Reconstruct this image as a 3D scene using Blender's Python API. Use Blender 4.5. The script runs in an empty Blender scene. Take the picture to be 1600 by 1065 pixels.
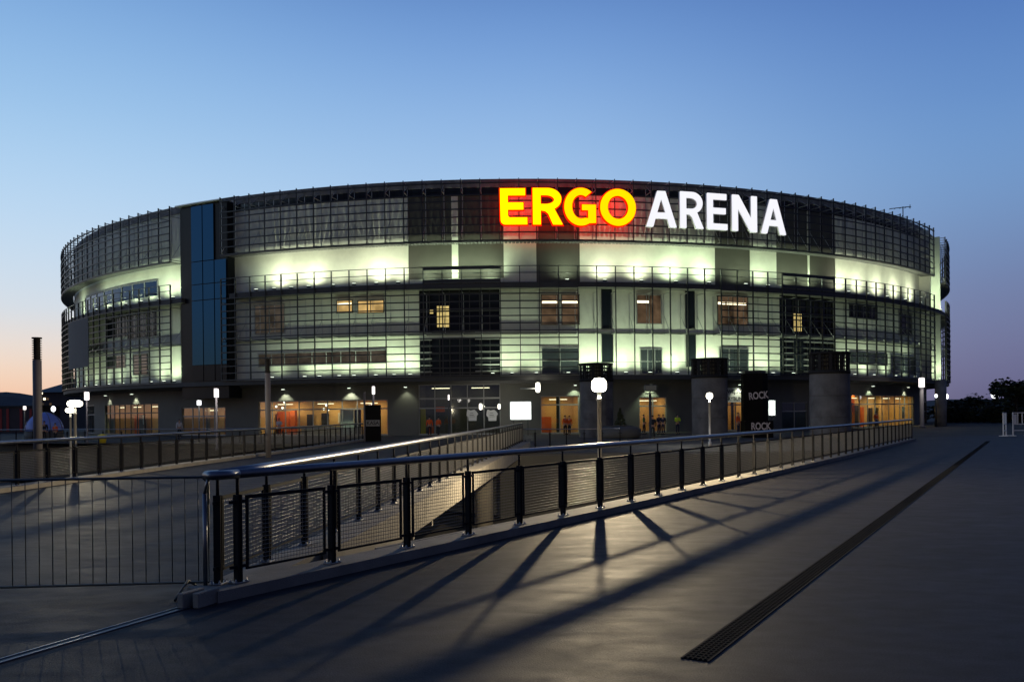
import bpy, bmesh, math, random
from mathutils import Vector, Matrix
random.seed(7)
C = bpy.context.scene
COL = C.collection
R = math.radians
PI = math.pi

# ------------------------------------------------------------------ camera
F = 1400.0; YH = 646.0; TH = R(0.6); CZ = 1.75          # focal length in photo pixels, horizon row, roll, eye height
cam = bpy.data.cameras.new('camera'); camo = bpy.data.objects.new('camera', cam); COL.objects.link(camo)
camo.location = (0, 0, CZ); camo.rotation_euler = (PI / 2, TH, 0)
cam.sensor_width = 36; cam.lens = 36 * F / 1600; cam.shift_y = (YH - 532.5) / 1600
cam.clip_start = 0.1; cam.clip_end = 6000
C.camera = camo

def at(px, py, Y):
    a = (px - 800) / F; b = (YH - py) / F
    return Vector(((a * math.cos(TH) + b * math.sin(TH)) * Y, Y, (-a * math.sin(TH) + b * math.cos(TH)) * Y + CZ))

# the arena is a drum: centre, radius of the louvre screen
CX, CY, RS = -0.7, 146.8, 65.2
def ray(px, py, rad):
    d = at(px, py, 1.0); ax = d.x
    A = ax * ax + 1; B = -2 * (ax * CX + CY); K = CX * CX + CY * CY - rad * rad
    D = max(0.0, B * B - 4 * A * K)
    t = (-B - math.sqrt(D)) / (2 * A)
    return ax * t, t
def phi(px, rad, py=500):
    x, y = ray(px, py, rad); return math.atan2(x - CX, CY - y)
def zof(px, py, rad):
    x, y = ray(px, py, rad); return at(px, py, y).z
def pol(p, r, z=0): return Vector((CX + r * math.sin(p), CY - r * math.cos(p), z))

# ------------------------------------------------------------------ helpers
def obj(name, data, mat=None, parent=None, loc=None, rotz=0.0, world=False, label=None):
    if isinstance(data, bmesh.types.BMesh):
        bm = data; me = bpy.data.meshes.new(name); bm.normal_update(); bm.to_mesh(me); bm.free()
    else: me = data
    o = bpy.data.objects.new(name, me); COL.objects.link(o)
    if mat is not None and len(me.materials) == 0: me.materials.append(mat)
    if parent is not None:
        o.parent = parent
        if world:
            r = parent
            off = Vector((0, 0, 0))
            while r is not None: off += r.location if r.type == 'EMPTY' else r.location; r = r.parent
            o.location = -off
    if loc is not None: o.location = loc
    if rotz: o.rotation_euler = (0, 0, rotz)
    if label: o['label'] = label
    return o
def tag(o, label, cat, group=None, kind=None):
    if label: o['label'] = label
    if cat: o['category'] = cat
    if group: o['group'] = group
    if kind: o['kind'] = kind
    return o
def thing(name, label, cat, loc=(0, 0, 0), rotz=0.0, group=None):
    o = bpy.data.objects.new(name, None); COL.objects.link(o); o.empty_display_size = 0.3
    o.location = loc; o.rotation_euler = (0, 0, rotz)
    return tag(o, label, cat, group)
def struct(name, data, mat):
    o = obj(name, data, mat); o['kind'] = 'structure'; return o

def box(bm, c, s, rot=None, bev=0.0):
    n0 = len(bm.verts)
    g = bmesh.ops.create_cube(bm, size=1.0)
    vs = g['verts']
    for v in vs: v.co = Vector((v.co.x * s[0], v.co.y * s[1], v.co.z * s[2]))
    if bev:
        es = list({e for v in vs for e in v.link_edges})
        r = bmesh.ops.bevel(bm, geom=es, offset=bev, segments=1, affect='EDGES')
        vs = list({v for f in r['faces'] for v in f.verts} | {v for v in vs if v.is_valid})
        vs = [v for v in bm.verts][n0:]
    M = Matrix.Translation(Vector(c))
    if rot is not None: M = M @ rot.to_4x4()
    for v in vs: v.co = M @ v.co
def rz(a): return Matrix.Rotation(a, 3, 'Z')
def tube(bm, pts, rad, n=8, caps=True, sq=1.0):
    pts = [Vector(p) for p in pts]; rings = []
    rads = rad if isinstance(rad, (list, tuple)) else [rad] * len(pts)
    for i, p in enumerate(pts):
        d = (pts[min(i + 1, len(pts) - 1)] - pts[max(i - 1, 0)]).normalized()
        up = Vector((0, 0, 1)) if abs(d.z) < 0.95 else Vector((0, 1, 0))
        a = d.cross(up).normalized(); b = a.cross(d).normalized()
        rings.append([bm.verts.new(p + (a * math.cos(t) + b * math.sin(t) * sq) * rads[i]) for t in [2 * PI * k / n for k in range(n)]])
    for i in range(len(rings) - 1):
        for k in range(n):
            f = bm.faces.new((rings[i][k], rings[i][(k + 1) % n], rings[i + 1][(k + 1) % n], rings[i + 1][k])); f.smooth = True
    if caps: bm.faces.new(rings[0][::-1]); bm.faces.new(rings[-1])
def lathe(bm, prof, n=24, c=(0, 0, 0), smooth=True):
    c = Vector(c); rings = []
    for r, z in prof: rings.append([bm.verts.new(c + Vector((r * math.cos(2 * PI * k / n), r * math.sin(2 * PI * k / n), z))) for k in range(n)])
    for i in range(len(rings) - 1):
        for k in range(n):
            f = bm.faces.new((rings[i][k], rings[i][(k + 1) % n], rings[i + 1][(k + 1) % n], rings[i + 1][k])); f.smooth = smooth
    if prof[0][0] > 1e-4: bm.faces.new(rings[0][::-1])
    if prof[-1][0] > 1e-4: bm.faces.new(rings[-1])
def prism(bm, poly, z0, z1):
    b = [bm.verts.new((x, y, z0)) for x, y in poly]; t = [bm.verts.new((x, y, z1)) for x, y in poly]
    n = len(poly)
    bm.faces.new(t); bm.faces.new(b[::-1])
    for i in range(n): bm.faces.new((b[i], b[(i + 1) % n], t[(i + 1) % n], t[i]))
    bmesh.ops.recalc_face_normals(bm, faces=bm.faces[:])
STEP = R(1.56)
def arc(bm, p0, p1, z0, z1, r0, r1, step=STEP):
    n = max(1, int(math.ceil((p1 - p0) / step - 1e-6))); st = []
    for i in range(n + 1):
        p = p0 + (p1 - p0) * i / n
        st.append([bm.verts.new(pol(p, r, z)) for r, z in ((r0, z0), (r1, z0), (r1, z1), (r0, z1))])
    for i in range(n):
        a, b = st[i], st[i + 1]
        for k in range(4): bm.faces.new((a[k], b[k], b[(k + 1) % 4], a[(k + 1) % 4]))
    if p1 - p0 < 2 * PI - 1e-3:
        bm.faces.new(st[0]); bm.faces.new(st[-1][::-1])
def B(): return bmesh.new()

# ------------------------------------------------------------------ materials
def mat(name, col, rough=0.6, metal=0.0, noise=0.0, nscale=3.0, bump=0.0, bscale=40.0, ior=None, rvar=0.0, detail=6, spec=None):
    m = bpy.data.materials.new(name); m.use_nodes = True; nt = m.node_tree; b = nt.nodes['Principled BSDF']
    b.inputs['Base Color'].default_value = (*col, 1); b.inputs['Roughness'].default_value = rough; b.inputs['Metallic'].default_value = metal
    if spec is not None: b.inputs['Specular IOR Level'].default_value = spec
    if ior: b.inputs['IOR'].default_value = ior
    tc = nt.nodes.new('ShaderNodeTexCoord')
    if noise or rvar:
        n = nt.nodes.new('ShaderNodeTexNoise'); n.inputs['Scale'].default_value = nscale; n.inputs['Detail'].default_value = detail
        n.inputs['Roughness'].default_value = 0.62
        nt.links.new(tc.outputs['Object'], n.inputs['Vector'])
        r = nt.nodes.new('ShaderNodeMapRange'); r.inputs[1].default_value = 0.3; r.inputs[2].default_value = 0.7
        r.inputs[3].default_value = 1 - noise; r.inputs[4].default_value = 1 + noise
        nt.links.new(n.outputs['Fac'], r.inputs[0])
        mx = nt.nodes.new('ShaderNodeMix'); mx.data_type = 'RGBA'; mx.blend_type = 'MULTIPLY'; mx.inputs[0].default_value = 1
        mx.inputs[6].default_value = (*col, 1); nt.links.new(r.outputs[0], mx.inputs[7]); nt.links.new(mx.outputs[2], b.inputs['Base Color'])
        if rvar:
            r2 = nt.nodes.new('ShaderNodeMapRange'); r2.inputs[1].default_value = 0.3; r2.inputs[2].default_value = 0.7
            r2.inputs[3].default_value = rough - rvar; r2.inputs[4].default_value = rough + rvar
            nt.links.new(n.outputs['Fac'], r2.inputs[0]); nt.links.new(r2.outputs[0], b.inputs['Roughness'])
    if bump:
        n2 = nt.nodes.new('ShaderNodeTexNoise'); n2.inputs['Scale'].default_value = bscale; n2.inputs['Detail'].default_value = 4
        nt.links.new(tc.outputs['Object'], n2.inputs['Vector'])
        bp = nt.nodes.new('ShaderNodeBump'); bp.inputs['Strength'].default_value = bump; bp.inputs['Distance'].default_value = 0.02
        nt.links.new(n2.outputs['Fac'], bp.inputs['Height']); nt.links.new(bp.outputs[0], b.inputs['Normal'])
    return m
def emit(name, col, strength, var=0.0, vscale=2.0):
    m = bpy.data.materials.new(name); m.use_nodes = True; nt = m.node_tree; nt.nodes.clear()
    e = nt.nodes.new('ShaderNodeEmission'); o = nt.nodes.new('ShaderNodeOutputMaterial')
    e.inputs[0].default_value = (*col, 1); e.inputs[1].default_value = strength
    if var:
        tc = nt.nodes.new('ShaderNodeTexCoord'); n = nt.nodes.new('ShaderNodeTexNoise'); n.inputs['Scale'].default_value = vscale
        r = nt.nodes.new('ShaderNodeMapRange'); r.inputs[1].default_value = 0.3; r.inputs[2].default_value = 0.7
        r.inputs[3].default_value = strength * (1 - var); r.inputs[4].default_value = strength * (1 + var)
        nt.links.new(tc.outputs['Object'], n.inputs['Vector']); nt.links.new(n.outputs['Fac'], r.inputs[0]); nt.links.new(r.outputs[0], e.inputs[1])
    nt.links.new(e.outputs[0], o.inputs[0])
    m.cycles.emission_sampling = 'NONE'
    return m
def clear_glass(name, refl=0.12):
    m = bpy.data.materials.new(name); m.use_nodes = True; nt = m.node_tree; nt.nodes.clear()
    t = nt.nodes.new('ShaderNodeBsdfTransparent'); t.inputs[0].default_value = (0.88, 0.93, 0.9, 1)
    g = nt.nodes.new('ShaderNodeBsdfGlossy'); g.inputs['Roughness'].default_value = 0.03
    x = nt.nodes.new('ShaderNodeMixShader'); o = nt.nodes.new('ShaderNodeOutputMaterial'); x.inputs[0].default_value = refl
    nt.links.new(t.outputs[0], x.inputs[1]); nt.links.new(g.outputs[0], x.inputs[2]); nt.links.new(x.outputs[0], o.inputs[0])
    return m
M = {}
M['deck'] = mat('deck_resin', (0.042, 0.039, 0.038), 0.62, spec=0.13, noise=0.5, nscale=0.9, bump=0.5, bscale=95, rvar=0.1, detail=9)
def deck_mat():
    m = bpy.data.materials.new('deck_resin'); m.use_nodes = True; nt = m.node_tree; b = nt.nodes['Principled BSDF']; L = nt.links
    tc = nt.nodes.new('ShaderNodeTexCoord')
    def noise(scale, det, lo, hi, a=0.3, c=0.7, stretch=None, dist=0.0):
        n = nt.nodes.new('ShaderNodeTexNoise'); n.inputs['Scale'].default_value = scale; n.inputs['Detail'].default_value = det; n.inputs['Distortion'].default_value = dist
        if stretch:
            mp = nt.nodes.new('ShaderNodeMapping'); mp.inputs['Scale'].default_value = stretch; mp.inputs['Rotation'].default_value = (0, 0, 0.5); L.new(tc.outputs['Object'], mp.inputs[0]); L.new(mp.outputs[0], n.inputs[0])
        else: L.new(tc.outputs['Object'], n.inputs[0])
        r = nt.nodes.new('ShaderNodeMapRange'); r.inputs[1].default_value = a; r.inputs[2].default_value = c; r.inputs[3].default_value = lo; r.inputs[4].default_value = hi; L.new(n.outputs['Fac'], r.inputs[0]); return r.outputs[0], n.outputs['Fac']
    def mul(a, c):
        n = nt.nodes.new('ShaderNodeMath'); n.operation = 'MULTIPLY'; L.new(a, n.inputs[0]); L.new(c, n.inputs[1]); return n.outputs[0]
    big, _ = noise(0.35, 5, 0.88, 1.12, dist=0.6); med, _ = noise(5.0, 9, 0.75, 1.25, stretch=(0.8, 1.3, 1)); fine, ff = noise(70, 6, 0.55, 1.45)
    stain, _ = noise(0.8, 9, 0.8, 1.0, 0.36, 0.44, dist=1.2)
    v = mul(mul(big, med), mul(fine, stain))
    x = nt.nodes.new('ShaderNodeMix'); x.data_type = 'RGBA'; x.blend_type = 'MULTIPLY'; x.inputs[0].default_value = 1; x.inputs[6].default_value = (0.034, 0.0325, 0.035, 1); L.new(v, x.inputs[7]); L.new(x.outputs[2], b.inputs['Base Color'])
    ro, _ = noise(2.5, 9, 0.61, 0.73, 0.3, 0.7, stretch=(0.7, 1.4, 1), dist=0.5); L.new(ro, b.inputs['Roughness']); b.inputs['Specular IOR Level'].default_value = 0.14
    bp = nt.nodes.new('ShaderNodeBump'); bp.inputs['Strength'].default_value = 0.35; bp.inputs['Distance'].default_value = 0.012; L.new(ff, bp.inputs['Height'])
    _, uf = noise(3.0, 5, 0, 1); bp2 = nt.nodes.new('ShaderNodeBump'); bp2.inputs['Strength'].default_value = 0.1; bp2.inputs['Distance'].default_value = 0.02; L.new(uf, bp2.inputs['Height']); L.new(bp2.outputs[0], bp.inputs['Normal']); L.new(bp.outputs[0], b.inputs['Normal'])
    return m
M['deck'] = deck_mat()
M['plaza'] = mat('plaza_paving', (0.085, 0.084, 0.077), 0.85, spec=0.08, noise=0.22, nscale=0.3, bump=0.3, bscale=12)
M['low'] = mat('court_paving', (0.10, 0.09, 0.075), 0.8, noise=0.3, nscale=0.6)
M['kerb'] = mat('kerb_concrete', (0.25, 0.235, 0.205), 0.85, spec=0.12, noise=0.2, nscale=1.6, bump=0.4, bscale=60)
M['conc'] = mat('concrete', (0.20, 0.20, 0.195), 0.8, noise=0.38, nscale=0.8, bump=0.3, bscale=18)
M['drum'] = mat('drum_concrete', (0.1, 0.099, 0.102), 0.85, noise=0.4, nscale=0.9, bump=0.3, bscale=18)
M['concdark'] = mat('dark_concrete', (0.085, 0.085, 0.08), 0.8, noise=0.2, nscale=0.4)
M['steel'] = mat('galvanised_steel', (0.2, 0.21, 0.235), 0.4, 1.0, noise=0.15, nscale=6, rvar=0.07)
M['postm'] = mat('painted_post', (0.021, 0.021, 0.023), 0.7, 0.0, spec=0.06, noise=0.15, nscale=8)
M['wire'] = mat('woven_wire', (0.16, 0.16, 0.16), 0.38, 0.95)
M['iron'] = mat('cast_iron', (0.008, 0.008, 0.008), 1.0, spec=0.0)
M['grate'] = mat('worn_grating', (0.03, 0.03, 0.03), 0.9, spec=0.05)
M['bolt'] = mat('bright_bolt', (0.35, 0.35, 0.35), 0.35, 1.0)
M['wall'] = mat('pale_render', (0.74, 0.76, 0.65), 0.8, noise=0.13, nscale=0.4)
M['clad'] = mat('dark_cladding', (0.085, 0.083, 0.07), 0.6, noise=0.15, nscale=0.3)
M['gwall'] = mat('base_wall', (0.13, 0.13, 0.115), 0.75, noise=0.15, nscale=0.35)
M['soffit'] = mat('soffit', (0.07, 0.07, 0.065), 0.7, noise=0.15, nscale=0.5)
M['bar'] = mat('louvre_bar', (0.055, 0.058, 0.06), 0.45, 0.5)
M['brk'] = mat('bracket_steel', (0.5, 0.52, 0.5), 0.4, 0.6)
M['gate'] = mat('floor_grating', (0.14, 0.145, 0.14), 0.5, 0.5)
M['dglass'] = mat('dark_glass', (0.012, 0.016, 0.02), 0.12, 0, ior=1.4)
M['bglass'] = mat('blue_tower_glass', (0.011, 0.038, 0.08), 0.06, 1.0)
M['tglass'] = mat('dark_tower_glass', (0.012, 0.015, 0.02), 0.3, spec=0.15)  # its dark tone also paints the tree reflection on the lowest panes
M['wglass'] = mat('window_glass', (0.03, 0.037, 0.04), 0.08, 0, ior=1.9)
M['glass'] = clear_glass('clear_glass')
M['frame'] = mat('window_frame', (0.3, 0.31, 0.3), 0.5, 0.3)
M['dframe'] = mat('dark_frame', (0.05, 0.055, 0.055), 0.45, 0.4)
M['roof'] = mat('roof_sheet', (0.12, 0.12, 0.12), 0.7)
M['tarp'] = mat('grey_banner_cloth', (0.17, 0.165, 0.15), 0.8, noise=0.06, nscale=0.4)
M['cream'] = mat('cream_plaster', (0.74, 0.5, 0.22), 0.8, noise=0.08, nscale=0.8)
M['orange'] = mat('orange_paint', (0.75, 0.15, 0.01), 0.6)
M['iwhite'] = mat('white_panel', (0.7, 0.72, 0.7), 0.7)
M['black'] = mat('black_panel', (0.012, 0.012, 0.014), 0.5)
M['banner'] = mat('black_banner', (0.008, 0.0075, 0.0075), 0.8, spec=0.08, noise=0.25, nscale=1.2)
M['lettw'] = mat('pale_lettering', (0.55, 0.5, 0.5), 0.6)
M['lettk'] = mat('black_lettering', (0.01, 0.01, 0.012), 0.6)
M['signw'] = mat('white_sign', (0.62, 0.63, 0.62), 0.6)
M['pole'] = mat('lamp_pole', (0.66, 0.64, 0.57), 0.45, 0.2)
M['dpole'] = mat('dark_pole', (0.05, 0.055, 0.055), 0.5, 0.3)
M['gpole'] = mat('grey_column', (0.105, 0.1, 0.112), 0.65, 0.0, noise=0.1, nscale=3)
M['foliage'] = mat('dark_foliage', (0.05, 0.065, 0.032), 0.75, noise=0.4, nscale=0.8)
M['bark'] = mat('bark', (0.07, 0.055, 0.04), 0.9, noise=0.3, nscale=5)
M['hill'] = mat('far_hill', (0.07, 0.075, 0.075), 1.0, noise=0.3, nscale=0.01)
M['house'] = mat('far_house', (0.09, 0.075, 0.075), 0.9, noise=0.2, nscale=0.2)
M['redstripe'] = mat('red_stripe', (0.45, 0.06, 0.05), 0.7)
M['dome'] = mat('blue_tent_cloth', (0.2, 0.3, 0.75), 0.5, noise=0.12, nscale=2)
M['yellow'] = mat('yellow_plastic', (0.75, 0.6, 0.04), 0.5)
M['gatew'] = mat('white_gate_paint', (0.72, 0.73, 0.72), 0.5)
def globe_mat(name, col, strength):
    m = emit(name, col, strength); nt = m.node_tree; e = [n for n in nt.nodes if n.type == 'EMISSION'][0]; o = [n for n in nt.nodes if n.type == 'OUTPUT_MATERIAL'][0]
    t = nt.nodes.new('ShaderNodeBsdfTransparent'); a = nt.nodes.new('ShaderNodeAddShader')
    nt.links.new(e.outputs[0], a.inputs[0]); nt.links.new(t.outputs[0], a.inputs[1]); nt.links.new(a.outputs[0], o.inputs[0]); return m
E_ = {}
E_['yel'] = emit('yellow_sign_face', (1.0, 0.84, 0.0), 1.5)
E_['gold'] = emit('golden_sign_face', (1.0, 0.62, 0.0), 1.35)
E_['red'] = emit('red_sign_rim', (1.0, 0.012, 0.0), 1.3)
E_['white'] = emit('white_sign_face', (0.93, 0.93, 1.0), 1.02)
E_['lamp'] = emit('lamp_glow', (1.0, 0.95, 0.8), 3.5)
E_['cool'] = emit('cool_lamp_glow', (0.95, 0.97, 1.0), 3)
E_['tube'] = emit('tube_lamp_glow', (1.0, 0.92, 0.88), 2.5)
E_['globe'] = globe_mat('glowing_glass_globe', (1.0, 0.93, 0.74), 4.5)
E_['globe'].cycles.emission_sampling = 'AUTO'
E_['flood'] = emit('floodlight_glow', (0.88, 1.0, 0.8), 4)
E_['box'] = emit('lightbox_face', (0.93, 1.0, 0.95), 1.8)
E_['warm'] = emit('warm_window', (0.75, 0.48, 0.17), 0.75, 0.4, 0.9)
E_['warm2'] = emit('dim_warm_window', (0.24, 0.15, 0.085), 0.3, 0.75, 0.9)
E_['dim'] = emit('faint_window', (0.10, 0.08, 0.06), 0.42, 0.6, 0.8)
E_['yelw'] = emit('yellow_window', (0.9, 0.68, 0.24), 0.7, 0.4, 1.2)
E_['strip'] = emit('ceiling_strip', (1.0, 0.86, 0.55), 3.0)

def light(kind, loc, power, col, parent=None, size=0.1, target=None, angle=100, blend=1.0, name='lamp_light'):
    l = bpy.data.lights.new(name, kind); l.energy = power; l.color = col
    if kind == 'SPOT': l.spot_size = R(angle); l.spot_blend = blend; l.shadow_soft_size = size
    elif kind == 'POINT': l.shadow_soft_size = size
    elif kind == 'AREA':
        l.size = size if not isinstance(size, tuple) else size[0]
        if isinstance(size, tuple): l.shape = 'RECTANGLE'; l.size_y = size[1]
    o = bpy.data.objects.new(name, l); COL.objects.link(o)
    loc = Vector(loc); o.location = loc
    if target is not None:
        d = Vector(target) - loc; o.rotation_euler = d.to_track_quat('-Z', 'Y').to_euler()
    if parent is not None:
        o.parent = parent; o.location = loc - parent.location if parent.rotation_euler.z == 0 else loc
    return o

# ------------------------------------------------------------------ world: dusk sky
W = bpy.data.worlds.new('World'); C.world = W; W.use_nodes = True
nt = W.node_tree; nt.nodes.clear()
L = nt.links
def N(t): return nt.nodes.new(t)
tc = N('ShaderNodeTexCoord'); sp = N('ShaderNodeSeparateXYZ'); L.new(tc.outputs['Generated'], sp.inputs[0])
def math_(op, a, b=None, clamp=False):
    n = N('ShaderNodeMath'); n.operation = op; n.use_clamp = clamp
    for i, v in enumerate((a, b)):
        if v is None: continue
        if isinstance(v, (int, float)): n.inputs[i].default_value = v
        else: L.new(v, n.inputs[i])
    return n.outputs[0]
def srgb(r, g, b):
    f = lambda c: (c / 255 / 12.92) if c / 255 <= 0.04045 else ((c / 255 + 0.055) / 1.055) ** 2.4
    return (f(r), f(g), f(b), 1)
def ramp(fac, stops):
    n = N('ShaderNodeValToRGB'); cr = n.color_ramp; cr.interpolation = 'B_SPLINE'
    while len(cr.elements) < len(stops): cr.elements.new(0.5)
    for e, (p, c) in zip(cr.elements, stops): e.position = p; e.color = srgb(*c)
    L.new(fac, n.inputs[0]); return n.outputs[0]
z = sp.outputs['Z']
# stops are in sine of the elevation, halved under 0.5
west = ramp(z, [(0.0, (226, 164, 140)), (0.022, (242, 198, 166)), (0.06, (238, 217, 200)), (0.11, (208, 220, 232)), (0.2, (184, 214, 241)), (0.3, (150, 194, 234)), (0.42, (106, 156, 216)), (0.6, (52, 88, 150)), (1.0, (26, 44, 86))])
mid = ramp(z, [(0.0, (190, 165, 175)), (0.05, (186, 190, 212)), (0.12, (172, 198, 228)), (0.2, (168, 200, 235)), (0.27, (152, 190, 231)), (0.35, (122, 166, 221)), (0.43, (90, 136, 202)), (0.6, (48, 80, 140)), (1.0, (26, 44, 86))])
east = ramp(z, [(0.0, (94, 92, 126)), (0.03, (103, 104, 142)), (0.08, (109, 118, 158)), (0.14, (108, 128, 172)), (0.22, (110, 152, 202)), (0.3, (96, 142, 202)), (0.42, (64, 108, 182)), (0.6, (40, 68, 124)), (1.0, (26, 44, 86))])
back = ramp(z, [(0.0, (50, 50, 72)), (0.1, (66, 66, 92)), (0.3, (54, 68, 104)), (0.6, (37, 54, 97)), (1.0, (26, 44, 86))])
hl = math_('SQRT', math_('ADD', math_('ADD', math_('MULTIPLY', sp.outputs['X'], sp.outputs['X']), math_('MULTIPLY', sp.outputs['Y'], sp.outputs['Y'])), 1e-5))
hx = math_('DIVIDE', sp.outputs['X'], hl); hy = math_('DIVIDE', sp.outputs['Y'], hl)
def maprange(v, a, b):
    n = N('ShaderNodeMapRange'); n.interpolation_type = 'SMOOTHSTEP'; n.inputs[1].default_value = a; n.inputs[2].default_value = b; L.new(v, n.inputs[0]); return n.outputs[0]
def mixc(f, a, b):
    n = N('ShaderNodeMix'); n.data_type = 'RGBA'; L.new(f, n.inputs[0]); L.new(a, n.inputs[6]); L.new(b, n.inputs[7]); return n.outputs[2]
c1 = mixc(maprange(hx, -0.52, 0.02), west, mid)
c2 = mixc(maprange(hx, -0.02, 0.52), c1, east)
hw = math_('ADD', hy, math_('MULTIPLY', hx, -0.75))            # the glow is in the west-north-west, to the left
c3 = mixc(maprange(hw, -0.25, 0.35), back, c2)
sky = N('ShaderNodeTexSky'); sky.sky_type = 'NISHITA'; sky.sun_disc = False
sky.sun_elevation = R(-2.0); sky.sun_rotation = R(-55)
hs = N('ShaderNodeHueSaturation'); hs.inputs['Saturation'].default_value = 0.97; hs.inputs['Value'].default_value = 1.0; L.new(c3, hs.inputs['Color'])
bg = N('ShaderNodeBackground'); L.new(hs.outputs[0], bg.inputs[0]); bg.inputs[1].default_value = 1.0
bg2 = N('ShaderNodeBackground'); L.new(sky.outputs[0], bg2.inputs[0]); bg2.inputs[1].default_value = 0.05
ad = N('ShaderNodeAddShader'); L.new(bg.outputs[0], ad.inputs[0]); L.new(bg2.outputs[0], ad.inputs[1])
wo = N('ShaderNodeOutputWorld'); L.new(ad.outputs[0], wo.inputs[0])

# ------------------------------------------------------------------ ground, plaza, deck
ZP = -0.2; ZL = -3.3
bm = B(); s = 5000
for q in [((-s, -s), (s, -s), (s, s), (-s, s))]: bm.faces.new([bm.verts.new((x, y, ZL)) for x, y in q])
struct('ground', bm, M['low'])
RR = [(-2.72, 8.85), (1.49, 15.45), (12.2, 33.0), (22.6, 50.6)]          # railing foot of the right walkway
LR = [(-2.9, 8.8), (-2.42, 13.9), (-1.88, 20.7), (-0.25, 41.0), (0.6, 52.0)]   # inner railing of the left walkway
LL = [(-13.3, 9.0), (-12.2, 22.0), (-11.6, 33.0), (-10.9, 44.0), (-10.2, 62.0)]  # outer railing of the left walkway
bm = B()
prism(bm, [(-3000, 76), (-46, 76), (-10.6, 62), (-8, 58), (-0.2, 50), (-0.2, 43.5), (17.5, 43.5), (23, 52), (60, 52), (3000, 52), (3000, 3000), (-3000, 3000)], ZP - 0.6, ZP)
struct('plaza', bm, M['plaza'])
bm = B()
prism(bm, [(-46, 76), (-46, 75.6), (-10.7, 61.6), (-8.2, 57.6), (-0.6, 49.9), (-0.6, 43.1), (17.9, 43.1), (23.3, 51.6), (90, 51.6), (90, 52.2), (0, 44), (-40, 78)], ZL, ZP - 0.05)
tag(obj('retaining_wall', bm, M['concdark']), 'dark concrete wall holding up the arena forecourt behind the railings', 'wall')
def slab(pieces, z0, z1):
    bm = B()
    for pc in pieces:
        f = bm.faces.new([bm.verts.new((x, y, z1)) for x, y in pc])
        if f.normal.z < 0 or sum(pc[k][0] * pc[(k + 1) % len(pc)][1] - pc[(k + 1) % len(pc)][0] * pc[k][1] for k in range(len(pc))) < 0: f.normal_flip()
    bmesh.ops.remove_doubles(bm, verts=bm.verts[:], dist=0.001)
    g = bmesh.ops.extrude_face_region(bm, geom=bm.faces[:], use_keep_orig=True)
    bmesh.ops.translate(bm, verts=[v for v in g['geom'] if isinstance(v, bmesh.types.BMVert)], vec=(0, 0, z0 - z1))
    bmesh.ops.recalc_face_normals(bm, faces=bm.faces[:])
    return bm
PL_ = [(-13.1, 10.7), (-12.6, 22), (-12.0, 33), (-11.3, 44), (-10.6, 62.6)]
PR_ = [(-2.45, 10.7), (-1.5, 22), (-0.57, 33), (0.2, 44), (0.9, 60)]
RD_ = [(-1.72, 10.7), (1.22, 15.6), (11.9, 33.15), (22.3, 50.8), (24, 55.5), (36, 61.0)]
pcs = [(PL_[k], PR_[k], PR_[k + 1], PL_[k + 1]) for k in range(4)]
pcs.append(((-16, -14), (110, -14), (110, 10.7), (-1.72, 10.7), (-2.45, 10.7), (-13.1, 10.7)))
for k in range(5): pcs.append((RD_[k], (110, RD_[k][1]), (110, RD_[k + 1][1]), RD_[k + 1]))
bm = slab(pcs, -0.35, 0.0)
struct('walkway_deck', bm, M['deck'])
# edge beams and piers carrying the two walkways over the sunken court
def offs(pl, d):
    out = []
    for i, p in enumerate(pl):
        a = Vector(pl[max(i - 1, 0)]); b = Vector(pl[min(i + 1, len(pl) - 1)])
        t = (b - a).normalized(); nrm = Vector((t.y, -t.x)); out.append((p[0] + nrm.x * d, p[1] + nrm.y * d))
    return out
def band(bm, pl, d0, d1, z0, z1):
    a = offs(pl, d0); b = offs(pl, d1); n = len(pl)
    v = [[bm.verts.new((*a[i], z0)), bm.verts.new((*b[i], z0)), bm.verts.new((*b[i], z1)), bm.verts.new((*a[i], z1))] for i in range(n)]
    for i in range(n - 1):
        for k in range(4): bm.faces.new((v[i][k], v[i][(k + 1) % 4], v[i + 1][(k + 1) % 4], v[i + 1][k]))
    bm.faces.new(v[0][::-1]); bm.faces.new(v[-1])
    bmesh.ops.recalc_face_normals(bm, faces=bm.faces[:])
def kerb(pl, d0, d1, h=0.11, z0=0.0):
    bm = B(); band(bm, pl, d0, d1, z0, h); return bm
struct('kerb', kerb([(-2.92, 8.5)] + RR[1:], -0.28, 0.17), M['kerb'])
struct('kerb', kerb([(-2.84, 9.1)] + LR[1:], -0.17, 0.33, 0.105), M['kerb'])
struct('kerb', kerb(LL, -0.33, 0.17), M['kerb'])
bm = B(); band(bm, [(-2.64, 10.9)] + LR[1:], 0.33, 0.4, -0.42, 0.11); struct('deck_edge', bm, M['kerb'])
bm = B(); band(bm, [(-1.43, 10.9)] + RR[1:], -0.34, -0.28, -0.42, 0.11); struct('deck_edge', bm, M['kerb'])
g = thing('bridge_beams', 'dark beams and stub brackets under the left walkway edge', 'beam', (-1, 20, -0.7))
bm = B(); band(bm, LR, -0.75, -0.35, -0.95, -0.36); obj('beam', bm, M['concdark'], g, world=True)
for k in range(5):
    p = Vector(LR[0]).lerp(Vector(LR[2]), 0.18 + k * 0.17)
    bm = B(); box(bm, (p.x + 0.06, p.y, -0.52), (0.5, 0.28, 0.2), bev=0.01); obj('bracket', bm, M['kerb'], g, world=True)
for (x, y, lab) in ((-1.15, 36, 'round concrete pier under the left walkway, seen through the railing mesh'), (-5.5, 36, 'round concrete pier behind the visible one under the left walkway')):
    bm = B(); lathe(bm, [(0.36, ZL), (0.36, -0.6), (0.5, -0.45), (0.5, -0.36)], 28, (x, y, 0))
    tag(obj('concrete_pier', bm, M['kerb']), lab, 'pier')

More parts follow.
